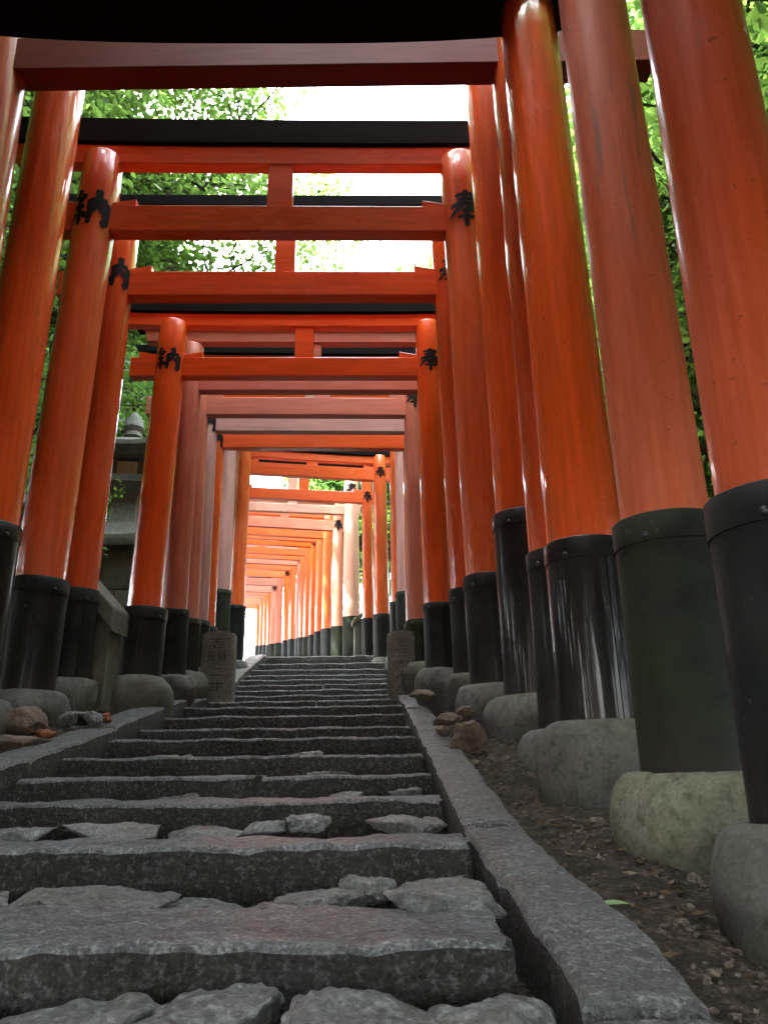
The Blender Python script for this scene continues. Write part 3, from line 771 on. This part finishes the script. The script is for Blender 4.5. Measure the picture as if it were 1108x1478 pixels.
def marker(x, y, z0, z1, w2, d2, chars, label, rz):
    root = tag(empty('marker_post', (x, y, z0), rz), label, 'stone post')
    h = z1 - z0; rows = 14; cols = 8
    v = []; f = []
    ring = []
    for (ax, ay, bx, by) in ((-1,-1,1,-1),(1,-1,1,1),(1,1,-1,1),(-1,1,-1,-1)):
        for k in range(cols): t = k / cols; ring.append((ax + (bx - ax) * t, ay + (by - ay) * t))
    m = len(ring)
    for j in range(rows + 1):
        for (a, b) in ring:
            cn = max(0, abs(a) + abs(b) - 1.75)
            sx = a * (w2 - cn * .03); sy = b * (d2 - cn * .03)
            z = -.25 + (h + .25) * j / rows
            if j == rows: z += -.012 + .022 * (1 - abs(a)) - cn * .03
            nn = noise.noise(Vector((a * 2, b * 2, j * .7)) + Vector((x * 9, 0, 0)))
            sh = (1 if j < rows else .95)
            v.append((sx * sh + nn * .004, sy * sh + nn * .004, z))
    for j in range(rows):
        for i in range(m):
            k = (i + 1) % m; f.append((j*m+i, j*m+k, (j+1)*m+k, (j+1)*m+i))
    v.append((0, 0, h + .012)); top = len(v) - 1
    for i in range(m): f.append((rows*m+i, rows*m+(i+1) % m, top))
    o = mk('post_body', v, f, M_mark, root); sharp(o, 50)
    n = len(chars); ch = (h - .05) / n
    for k, st in enumerate(chars):
        cw = w2 * 1.15; zc = h - .045 - ch * k
        def fn(u, q, si, zc=zc): return ((u - .5) * cw, -d2 - .0045 - si * .0003, zc - ch * .86 + q * ch * .8)
        vv, ff = strokes_mesh([[(a, b, c * 1.0) for a, b, c in s] for s in st], fn, .06, .62)
        mk('carved_character', vv, ff, M_carve, root)
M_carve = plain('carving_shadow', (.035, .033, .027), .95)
marker(-1.40, 6.5, .62, 1.135, .135, .10, [SHI, GAN, NI, SUN_], 'carved stone post left of the steps, its writing ending in a small cross stroke', R(2))
marker(.135, 6.4, .60, 1.10, .125, .10, [KIN, SAN, DAI, NIN, NIN], 'carved stone post right of the steps in front of the black sleeves', R(-2))

# ------------------------------------------------------------------ stone walls
def sloped_wall(label, pts, y0, y1, loc, rz, cope=.10, over=.04, joints=()):
    root = tag(empty('stone_wall', loc, rz), label, 'stone wall')
    (xa, za), (xb, zb), zbot = pts
    # blocks
    n = 3
    for k in range(n):
        a = xa + (xb - xa) * k / n; b = xa + (xb - xa) * (k + 1) / n
        g = .004 if k < n - 1 else 0
        def top(x): return za + (zb - za) * (x - xa) / (xb - xa)
        zm = zbot + (min(top(a), top(b)) - zbot) * (.5 + .1 * (k % 2))
        prism('wall_block', [(a, zbot), (b - g, zbot), (b - g, zm - .003), (a, zm - .003)], y0, y1, M_wall, root, .006)
        prism('wall_block', [(a, zm + .003), (b - g, zm + .003), (b - g, top(b)), (a, top(a))], y0, y1, M_wall, root, .006)
    prism('coping', [(xa - .03, za + .002), (xb + .03, zb + .002 - (za - zb) / (xb - xa) * .03), (xb + .03, zb + cope), (xa - .03, za + cope)], y0 - over, y1 + over, M_wall, root, .01)
    return root
sloped_wall('grey stone wing wall with a steep sloping coping left of the steps', ((-1.1, 1.95), (0, .72), -.35), -.10, .10, (-1.80, 5.12, .2), R(-4), cope=.13)
sloped_wall('low stone wall end with a sloping cap between pillars at the crest', ((-.27, .60), (.0, .88), -.4), -.06, .08, (-.20, 11.38, 1.45), R(8), cope=.09)
# lantern terrace
tr = tag(empty('stone_terrace', (-2.84, 7.6, .66)), 'mossy stone terrace carrying the lantern behind the left pillars', 'terrace')
for j in range(4):
    for k in range(4):
        o_ = .14 * (j % 2)
        box('terrace_block', -.95 + k * .42 - o_ + .003, -.95 + (k + 1) * .42 - o_ - .003, -.55, .6, -.2 + j * .40 + .003, -.2 + (j + 1) * .40 - .003, M_wall, tr, .012)
box('terrace_slab', -1.15, .72, -.65, .7, 1.403, 1.52, M_wall, tr, .015)

def lathe_sq(name, prof, mat, parent, sides=4, rot=math.pi / 4, sub=6, sweep=0.0):
    """square / polygonal stack: prof = [(z, half width, corner lift)]"""
    v = []; f = []
    base = []
    for s in range(sides):
        a0 = rot + 2 * math.pi * s / sides; a1 = rot + 2 * math.pi * (s + 1) / sides
        for k in range(sub):
            t = k / sub
            base.append((math.cos(a0) * (1 - t) + math.cos(a1) * t, math.sin(a0) * (1 - t) + math.sin(a1) * t, abs(t - .5) * 2))
    m = len(base); q = 1 / math.cos(math.pi / sides)
    for (z, h, lift) in prof:
        for (bx, by, e) in base: v.append((bx * h * q, by * h * q, z + lift * e ** 2))
    for j in range(len(prof) - 1):
        for i in range(m):
            k = (i + 1) % m; f.append((j*m+i, j*m+k, (j+1)*m+k, (j+1)*m+i))
    f.append(tuple(range(m - 1, -1, -1))); f.append(tuple(range((len(prof)-1)*m, len(prof)*m)))
    return sharp(mk(name, v, f, mat, parent), 35)
lt = tag(empty('stone_lantern', (-2.68, 7.55, 2.185), R(8)), 'grey stone lantern with wide upswept roof glimpsed between the left pillars', 'stone lantern'); lt.scale = (.9, .9, .86)
lathe_sq('lantern_base', [(0, .34, 0), (.06, .34, 0), (.07, .30, 0), (.10, .27, 0), (.22, .19, 0), (.30, .155, 0)], M_lant, lt)
lathe_sq('lantern_shaft', [(.30, .150, 0), (.42, .135, 0), (.60, .14, 0), (.66, .155, 0)], M_lant, lt)
lathe_sq('lantern_platform', [(.66, .16, 0), (.69, .20, 0), (.77, .30, 0), (.85, .31, 0), (.86, .25, 0), (.88, .24, 0)], M_lant, lt)
for sx in (-1, 1):
    for sy in (-1, 1): box('firebox_post', sx * .15 - .03, sx * .15 + .03, sy * .15 - .03, sy * .15 + .03, .88, 1.10, M_lant, lt, .005)
for k, (dx, dy) in enumerate(((0, -1), (0, 1), (-1, 0), (1, 0))):
    box('paper_pane', -.118 if dx == 0 else dx * .135 - .004, .118 if dx == 0 else dx * .135 + .004, -.118 if dy == 0 else dy * .135 - .004, .118 if dy == 0 else dy * .135 + .004, .90, 1.08, M_paper, lt, 0)
lathe_sq('lantern_roof', [(1.10, .20, 0), (1.12, .30, .01), (1.16, .48, .08), (1.21, .485, .10), (1.29, .30, .03), (1.36, .16, .01), (1.42, .10, 0)], M_lant, lt, sub=10)
lathe_sq('lantern_finial', [(1.42, .07, 0), (1.46, .11, 0), (1.52, .09, 0), (1.58, .12, 0), (1.70, .09, 0), (1.80, .02, 0)], M_lant, lt, sides=12, rot=0, sub=1)

# ------------------------------------------------------------------ loose rocks beside the kerbs
RK = [ # x,y,zbase, sizes, mat, label
 (-1.86,4.02,.24,(.15,.12,.085),M_rockb,'large brown rock wedged beneath the collar at the left edge'),
 (-1.69,3.72,.14,(.16,.12,.045),M_rockb,'flat tan rock below the large brown one on the left'),
 (-1.62,4.35,.29,(.07,.06,.04),M_rock,'grey cobble beside the left kerb under the wing wall'),
 (-1.73,4.28,.28,(.06,.06,.045),M_rock,'pale cobble next to the mossy collar on the left'),
 (-1.56,4.42,.30,(.042,.035,.03),M_rocko,'small bright orange stone at the foot of the wing wall'),
 (-1.68,3.93,.19,(.055,.04,.028),M_rocko,'orange brown stone below the tan rocks by the left kerb'),
 (-1.80,4.66,.34,(.16,.08,.02),M_wall,'thin flat slab leaning beside the left wing wall'),
 (-1.62,5.28,.50,(.12,.08,.04),M_rockb,'flat brown stone under the bright gate left collar'),
 (.38,3.62,.12,(.085,.10,.075),M_rockb,'brown and cream rock below the row of right collars'),
 (.31,4.05,.24,(.09,.07,.035),M_rockb,'rusty flat rock stacked beneath the right collars'),
 (.40,4.18,.28,(.07,.06,.04),M_rockb,'upper tan rock of the little pile under the right collars'),
 (.27,3.9,.18,(.045,.04,.03),M_rockb,'small brown rock at the toe of the right rock pile'),
 (.24,5.15,.46,(.10,.07,.035),M_rockb,'brown rock lying behind the right marker post foot'),
 (.34,3.32,.01,(.05,.045,.03),M_rockb,'stubby brown rock beside the right kerb joint'),
]
for k, (x, y, z, s, m_, lb) in enumerate(RK):
    z = max(z, ground(x, y) + .01)
    tag(rock('loose_rock', 500 + k * 3, (x, y, z + s[2] * .3), s, m_, None, k * 1.3, (.08, -.06), sub=3, rough=.12), lb, 'rock')

# gravel, litter
def gravel():
    rnd = random.Random(8); bm = bmesh.new()
    spots = 0
    for (y, z, xl, xr), nx_ in zip(STEPS[:8], STEPS[1:9]):
        for _ in range(90):
            s = rnd.uniform(.002, .008); x = rnd.uniform(xl, xr)
            yy = nx_[0] - abs(rnd.gauss(0, .05)) - .01; zz = max(ground(x, yy), z - .012 if yy < y + .34 else -9)
            mt = Matrix.Translation((x, yy, zz + s * .3)) @ Matrix.Rotation(rnd.random() * 6, 4, 'Z') @ Matrix.Diagonal((s * 1.4, s, s * .7, 1))
            bmesh.ops.create_icosphere(bm, subdivisions=1, radius=1, matrix=mt)
    while spots < 2200:
        side = rnd.random() < .72
        y = .9 + 5.6 * rnd.random() ** 1.6
        x = (.40 + rnd.random() ** 1.5 * .6) if side else (-1.68 - rnd.random() * .5)
        s = rnd.uniform(.002, .0085) * (1 + (rnd.random() < .06) * 1.2)
        z = ground(x, y)
        mt = Matrix.Translation((x, y, z + s * .25)) @ Matrix.Rotation(rnd.random() * 6, 4, 'Z') @ Matrix.Rotation(rnd.random(), 4, 'X') @ Matrix.Diagonal((s * 1.4, s, s * .7, 1))
        bmesh.ops.create_icosphere(bm, subdivisions=1, radius=1, matrix=mt); spots += 1
    for v in bm.verts: v.co += Vector((noise.noise(v.co * 190), noise.noise(v.co * 190 + Vector((7, 0, 0))), noise.noise(v.co * 190 + Vector((0, 7, 0))))) * .004
    me = bpy.data.meshes.new('gravel'); bm.to_mesh(me); bm.free(); me.materials.append(M_grav)
    tag(link(bpy.data.objects.new('gravel', me)), 'small brown stones and crumbs on the soil beside the kerbs', kind='stuff')
gravel()
def litter():
    rnd = random.Random(3); v = []; f = []
    for _ in range(380):
        side = rnd.random() < .8
        y = .9 + 5 * rnd.random() ** 1.7
        if rnd.random() < .08: x = rnd.uniform(-1.3, .15); 
        else: x = (.39 + rnd.random() * .6) if side else (-1.68 - rnd.random() * .5)
        if -1.45 < x < .37: continue
        z = ground(x, y) + .006; a = rnd.random() * 6.28; L = rnd.uniform(.007, .024); wd = L * rnd.uniform(.3, .5)
        ca, sa = math.cos(a), math.sin(a); b = len(v)
        for (u, t, h) in ((-L, 0, .004), (0, -wd, rnd.uniform(0, .01)), (L, 0, rnd.uniform(0, .014)), (0, wd, rnd.uniform(0, .01)), (0, 0, 0)):
            v.append((x + u * ca - t * sa, y + u * sa + t * ca, z + h))
        f += [(b, b+1, b+4), (b+1, b+2, b+4), (b+2, b+3, b+4), (b+3, b, b+4)]
    tag(mk('leaf_litter', v, f, M_litter, None), 'dry brown leaf litter scattered over the soil', kind='stuff')
litter()
# the single green leaf
v = []; f = []
for i in range(11):
    t = i / 10; wd = .016 * math.sin(math.pi * min(1, t * .93 + .05)) ** .8 * (1 - .2 * t)
    for s in (-1, 0, 1): v.append((-.045 + .09 * t, s * wd, .004 + .004 * abs(s) + .006 * math.sin(t * 3)))
for i in range(10):
    for k in (0, 1): a = i * 3 + k; f.append((a, a + 3, a + 4, a + 1))
lf = mk('fallen_leaf', v, f, M_gleaf, None, True); lf.location = (.435, 1.66, ground(.435, 1.66) + .022); lf.rotation_euler = (R(10), 0, R(6)); lf.scale = (.72, .85, 1)
tag(lf, 'single fresh green leaf lying on the dark soil right of the kerb', 'leaf')

# ------------------------------------------------------------------ trees
def limb_pts(p, q, r0, r1, n=6, wob=.12, seed=0):
    out = []
    L = (q - p).length
    for i in range(n + 1):
        t = i / n
        c = p.lerp(q, t) + Vector((noise.noise(Vector((t * 2.5, seed, 0))), noise.noise(Vector((t * 2.5, seed, 9))), noise.noise(Vector((t * 2.5, seed, 20))) * .5)) * wob * L * math.sin(math.pi * min(t, .8))
        out.append((c, r0 + (r1 - r0) * t))
    return out
def tube(V, F, pts, n=8):
    b = len(V)
    for k, (c, r) in enumerate(pts):
        d = (pts[min(k+1, len(pts)-1)][0] - pts[max(k-1, 0)][0]).normalized()
        a = d.cross(Vector((.31, .2, .93))); a = a.normalized() if a.length > .01 else Vector((1, 0, 0)); bb = d.cross(a)
        for i in range(n):
            t = 2 * math.pi * i / n; V.append(c + (a * math.cos(t) + bb * math.sin(t)) * r)
    for k in range(len(pts) - 1):
        for i in range(n):
            j = (i + 1) % n; F.append((b+k*n+i, b+k*n+j, b+(k+1)*n+j, b+(k+1)*n+i))
def leaves_at(V, F, c, rad, n, rnd, size):
    for _ in range(n):
        d = Vector([max(-1.9, min(1.9, rnd.gauss(0, q))) for q in (1, 1, .7)])
        p = c + d * rad * .5
        a = rnd.random() * 6.283; tilt = rnd.gauss(0, .5)
        u = Vector((math.cos(a), math.sin(a), tilt - .2)).normalized()
        w_ = u.cross(Vector((rnd.gauss(0, .45), rnd.gauss(0, .45), 1))).normalized()
        L = size * rnd.uniform(.6, 1.15); wd = L * .30; k = u.cross(w_) * wd * .35
        b = len(V)
        V += [p - u * L * .5, p - u * L * .12 + w_ * wd + k, p + u * L * .22 + w_ * wd * .85 + k, p + u * L * .55, p + u * L * .22 - w_ * wd * .85 + k, p - u * L * .12 - w_ * wd + k]
        F += [(b, b+1, b+2, b+3), (b, b+3, b+4, b+5)]
def tree_meshes(seed, h, tr_r, crown_lo, crad, nclump, nleaf, size, mat, lean=(0, 0), crz=None):
    rnd = random.Random(seed)
    TV, TF, CV, CF = [], [], [], []
    top = Vector((lean[0], lean[1], h * .92))
    tp = limb_pts(Vector((0, 0, -.3)), top, tr_r, tr_r * .25, 10, .05, seed)
    tp[0] = (tp[0][0], tr_r * 1.5); tube(TV, TF, tp, 12)
    cl = []
    for i in range(nclump):
        t = rnd.uniform(0, 1); zz = crown_lo + (h - crown_lo) * t
        env = crad * (math.sin(math.pi * min(.97, .18 + t * .8)) ** .6)
        a = rnd.random() * 6.283; r_ = env * math.sqrt(rnd.uniform(.08, 1))
        k = min(1, zz / h)
        c = Vector((lean[0] * k + r_ * math.cos(a), lean[1] * k + r_ * math.sin(a), zz + rnd.uniform(-.3, .3)))
        cl.append(c)
        if i % 2 == 0:
            j = min(len(tp) - 2, max(2, int((zz - .8) / h * 10)))
            st, sr_ = tp[j]
            tube(TV, TF, limb_pts(st, c, min(sr_ * .55, .09), .012, 6, .14, i + seed), 6)
    for c in cl:
        rr = rnd.uniform(.45, .95) * crad * .33
        leaves_at(CV, CF, c, rr, nleaf, rnd, size)
        for _ in range(3):
            e = c + Vector((rnd.gauss(0, 1), rnd.gauss(0, 1), rnd.gauss(0, .6))) * rr * .6
            tube(TV, TF, limb_pts(c, e, .012, .004, 3, .2, rnd.random() * 50), 4)
    return TV, TF, CV, CF
def mesh_of(name, V, F, mat, smooth=False):
    me = bpy.data.meshes.new(name); me.from_pydata([tuple(v) for v in V], [], F); me.materials.append(mat)
    if smooth: me.polygons.foreach_set('use_smooth', [True] * len(me.polygons))
    me.update(); return me
PROTO = []
for i, (h, tr, lo, cr_, nc, nl, sz, mt) in enumerate([(9, .16, 1.2, 2.6, 170, 170, .095, M_leafA), (7, .12, .5, 2.2, 160, 170, .085, M_leafB), (11, .22, 2.0, 3.2, 190, 160, .11, M_leafB), (4, .06, .2, 1.5, 100, 120, .075, M_leafA)]):
    TV, TF, CV, CF = tree_meshes(20 + i, h, tr, lo, cr_, nc, nl, sz, mt)
    PROTO.append((mesh_of('trunk', TV, TF, M_bark, True), mesh_of('crown', CV, CF, mt)))
TV, TF, CV, CF = tree_meshes(40, 13, .3, 3.5, 4.6, 330, 60, .34, M_leafB)  # big-leaved dense tree added to block sun, sky and reflections
PROTO.append((mesh_of('trunk', TV, TF, M_bark, True), mesh_of('crown', CV, CF, M_leafB)))
KIND = ['tall broadleaf tree', 'bushy evergreen tree', 'high crowned tree', 'leafy shrub', 'added light-blocking tree']
GT = {'R': 'trees on the slope right of the gates', 'L': 'trees on the slope left of the gates', 'F': 'trees beyond the far end of the gates'}
def tree(kind, x, y, sc_=1, rz=0, side='R', zoff=0, label=None):
    root = tag(empty('shrub' if kind == 3 else 'broadleaf_tree', (x, y, ground(x, y) - .1 + zoff), rz),
               label or {'R': KIND[kind] + ' growing on the slope right of the pillars', 'L': KIND[kind] + ' growing on the slope left of the pillars', 'F': KIND[kind] + ' beyond the far end of the gate tunnel'}[side],
               'shrub' if kind == 3 else 'tree', GT[side] + (', ' + KIND[kind]))
    root.scale = (sc_, sc_, sc_)
    for nm, me in zip(('trunk', 'crown'), PROTO[kind]):
        o = link(bpy.data.objects.new(nm, me)); o.parent = root
    return root
TREES = [
 # right slope
 (1,3.9,2.6,.9,'R'),(0,4.3,4.2,1,'R'),(3,2.9,4.6,1,'R'),(1,3.8,6.2,1,'R'),(2,5.6,6.5,1,'R'),(3,2.9,7.2,1.1,'R'),(0,3.6,8.8,1,'R'),(1,3.1,11.0,.8,'R'),(2,5.2,11.5,1,'R'),(0,7.5,3.5,1.1,'R'),
 (1,8.0,8.0,1.2,'R'),(0,3.8,15,.9,'R'),(2,7,17,1.1,'R'),(1,4.6,.6,1,'R'),(0,10,13,1.2,'R'),
 # left slope
 (0,-5.5,5.0,1,'L'),(2,-6.8,8.5,1,'L'),(3,-3.6,9.0,.9,'L'),(0,-8.5,12.5,1,'L'),(2,-7.5,2.5,1.15,'L'),(1,-5.3,1.2,1,'L'),(2,-6.2,-2.5,1.1,'L'),(3,-3.6,6.3,.8,'L'),(3,-3.8,4.4,.7,'L'),
 (0,-4.6,-5.0,1.1,'L'),(2,-10,5.5,1.2,'L'),(2,-9,-1,1.2,'L'),
 (4,-6.5,-3.5,1.1,'L'),(4,-8,1.5,1.2,'L'),(4,-8.8,3.6,1.05,'L'),(4,-.5,-6.5,1.45,'L'),(4,4.5,-5,1.1,'R'),(4,-12,4,1.2,'L'),(4,-12,-4,1.2,'L'),(4,6.5,-.5,1,'R'),  # dense trees added to keep sun and sky off the near gates
 (4,-11,17.5,1.0,'L'),(4,-15,24,1.1,'L'),(4,-17,32,1.0,'L'),(4,-10.8,16,1.25,'L'),(4,4.2,19.5,.9,'R'),(4,1.8,26,1.0,'R'),(4,-9.2,20.5,.85,'L'),(4,-11.5,26.5,.95,'L'),(4,-14,31,1.1,'L'),(4,0,36,1.1,'R'),  # dense trees added to darken the far tunnel
 # far
 (1,-14,34,1.1,'F'),(0,-10,42,1.1,'F'),(2,-4,44,1.2,'F'),(1,1,33,1.2,'F'),(0,2.5,24,1,'F'),(2,6,38,1.2,'F')]
TL = ['bushy tree filling the gap behind the two nearest right pillars', 'tall tree whose bright leaves show high between the matte and the rightmost pillar', 'leafy shrub low behind the matte stained pillar',
 'bushy evergreen seen in slivers right of the glossy orange pillar', 'high crowned tree uphill behind the matte right pillar', 'leafy shrub on the bank behind the tall glossy right pillars', 'tall tree whose crown rises behind the right pillars near the crest',
 'evergreen behind the small wall end at the crest', 'high crowned tree far up the right slope behind the crest gates', 'tall tree at the far right, its crown against the right picture edge', 'evergreen high on the right slope beyond the near trees',
 'tall tree seen through the gap beside the white sunlit pillar', 'high crowned tree behind the sunlit gap on the right of the far tunnel', 'evergreen at the right picture edge nearest the viewpoint', 'tall tree on the highest part of the right slope',
 'tall tree with pale green leaves between the two left lettered pillars', 'high crowned tree behind the stone lantern', 'leafy shrub growing over the back of the lantern terrace', 'tall tree rising beyond the lantern on the upper left slope',
 'high crowned tree behind the leftmost pinkish pillar', 'evergreen at the left picture edge nearest the viewpoint', 'high crowned tree on the left slope behind the viewpoint', 'leafy shrub between the wing wall and the lantern terrace', 'leafy shrub behind the second left pillar above the wing wall',
 'tall tree on the left slope behind the viewpoint', 'high crowned tree far up the left slope', 'high crowned tree far left behind the viewpoint',
 'added light-blocking tree left of the path behind the viewpoint', 'added light-blocking tree shading the lowest steps from the left', 'added light-blocking tree up the left slope beside the lettered gates', 'added light-blocking tree over the row of gates behind the viewpoint', 'added light-blocking tree right of the path behind the viewpoint',
 'added light-blocking tree high on the left slope level with the lowest steps', 'added light-blocking tree high on the left slope behind the viewpoint', 'added light-blocking tree on the right slope beside the viewpoint',
 'added light-blocking tree left of the far tunnel just past the sunlit gate', 'added light-blocking tree left of the far tunnel about halfway down', 'added light-blocking tree left of the far end of the tunnel', 'added light-blocking tree up the left slope level with the sunlit gate', 'added light-blocking tree right of the far tunnel behind the white pillar', 'added light-blocking tree right of the far tunnel past its middle', 'added light-blocking tree close to the left of the far tunnel', 'added light-blocking tree left of the lettered pink far gate', 'added light-blocking tree left of the last orange gate', 'added light-blocking tree right of the far end of the tunnel',
 'evergreen left of the bright opening at the tunnel end', 'tall tree standing in the bright opening at the tunnel end', 'high crowned tree behind the last orange gate', 'evergreen right of the far tunnel', 'tall tree close to the right of the far tunnel', 'high crowned tree on the far right skyline']
rt = random.Random(5)
print(len(TL), len(TREES))
for (k, x, y, s, sd_), lb in zip(TREES, TL): tree(k, x, y, s * rt.uniform(.92, 1.08), rt.random() * 6.28, sd_, label=lb)

# overhanging tree: long limbs reaching over the gates from the left
def overhang():
    rnd = random.Random(77)
    bx, by = -4.6, 7.9; z0 = ground(bx, by)
    root = tag(empty('overhanging_tree', (bx, by, z0)), 'tree with dark bare limbs arching over the gates from the upper left', 'tree')
    TV, TF, CV, CF = [], [], [], []
    B = Vector((bx, by, z0))
    tr = limb_pts(Vector((0, 0, -.3)), Vector((-.2, -.3, 9.5)), .2, .07, 12, .05, 3); tube(TV, TF, tr, 12)
    tips = []
    for (a, b, r0) in [((-4.5, 7.9, 7.0), (-1.9, 8.6, 8.6), .10), ((-4.5, 7.9, 6.2), (-2.4, 8.2, 7.3), .10), ((-4.6, 7.9, 8.2), (-2.4, 7.8, 9.6), .08),
                       ((-4.5, 7.9, 5.6), (-1.6, 9.2, 6.5), .08), ((-4.6, 7.9, 7.6), (-1.1, 10.6, 8.4), .07), ((-4.6, 7.9, 9.0), (-3.2, 8.0, 10.6), .07), ((-4.5, 7.9, 5.0), (-3.0, 8.4, 6.0), .07)]:
        p, q = Vector(a) - B, Vector(b) - B
        L = limb_pts(p, q, r0 * 1.25, .03, 9, .13, rnd.random() * 60); tube(TV, TF, L, 8)
        for k in range(3, 10):
            for _ in range(5):
                c = L[k][0]; e = c + Vector((rnd.gauss(0, .55), rnd.gauss(0, .5), rnd.gauss(.1, .35)))
                tube(TV, TF, limb_pts(c, e, .018, .006, 4, .2, rnd.random() * 60), 5); tips.append(e)
    for e in tips: leaves_at(CV, CF, e, .45, 95, rnd, .10)
    o = mk('trunk', TV, TF, M_bark, root, True); mk('crown', CV, CF, M_leafA, root)
overhang()
# a dark leaning trunk seen between the two nearest right pillars
def bare_trunk():
    root = tag(empty('old_tree', (3.05, 5.0, ground(3.05, 5.0))), 'dark leaning tree trunk seen between the two nearest right pillars', 'tree')
    rnd = random.Random(2); TV, TF, CV, CF = [], [], [], []
    L = limb_pts(Vector((0, 0, -.2)), Vector((.5, .9, 8)), .2, .09, 12, .06, 8); tube(TV, TF, L, 14)
    for k in range(5, 13):
        for _ in range(3):
            e = L[k][0] + Vector((rnd.gauss(0, .9), rnd.gauss(0, .8), rnd.gauss(.3, .4))); tube(TV, TF, limb_pts(L[k][0], e, .03, .008, 5, .2, rnd.random() * 50), 5)
            leaves_at(CV, CF, e, .5, 60, rnd, .12)
    mk('trunk', TV, TF, M_bark, root, True); mk('crown', CV, CF, M_leafB, root)
bare_trunk()
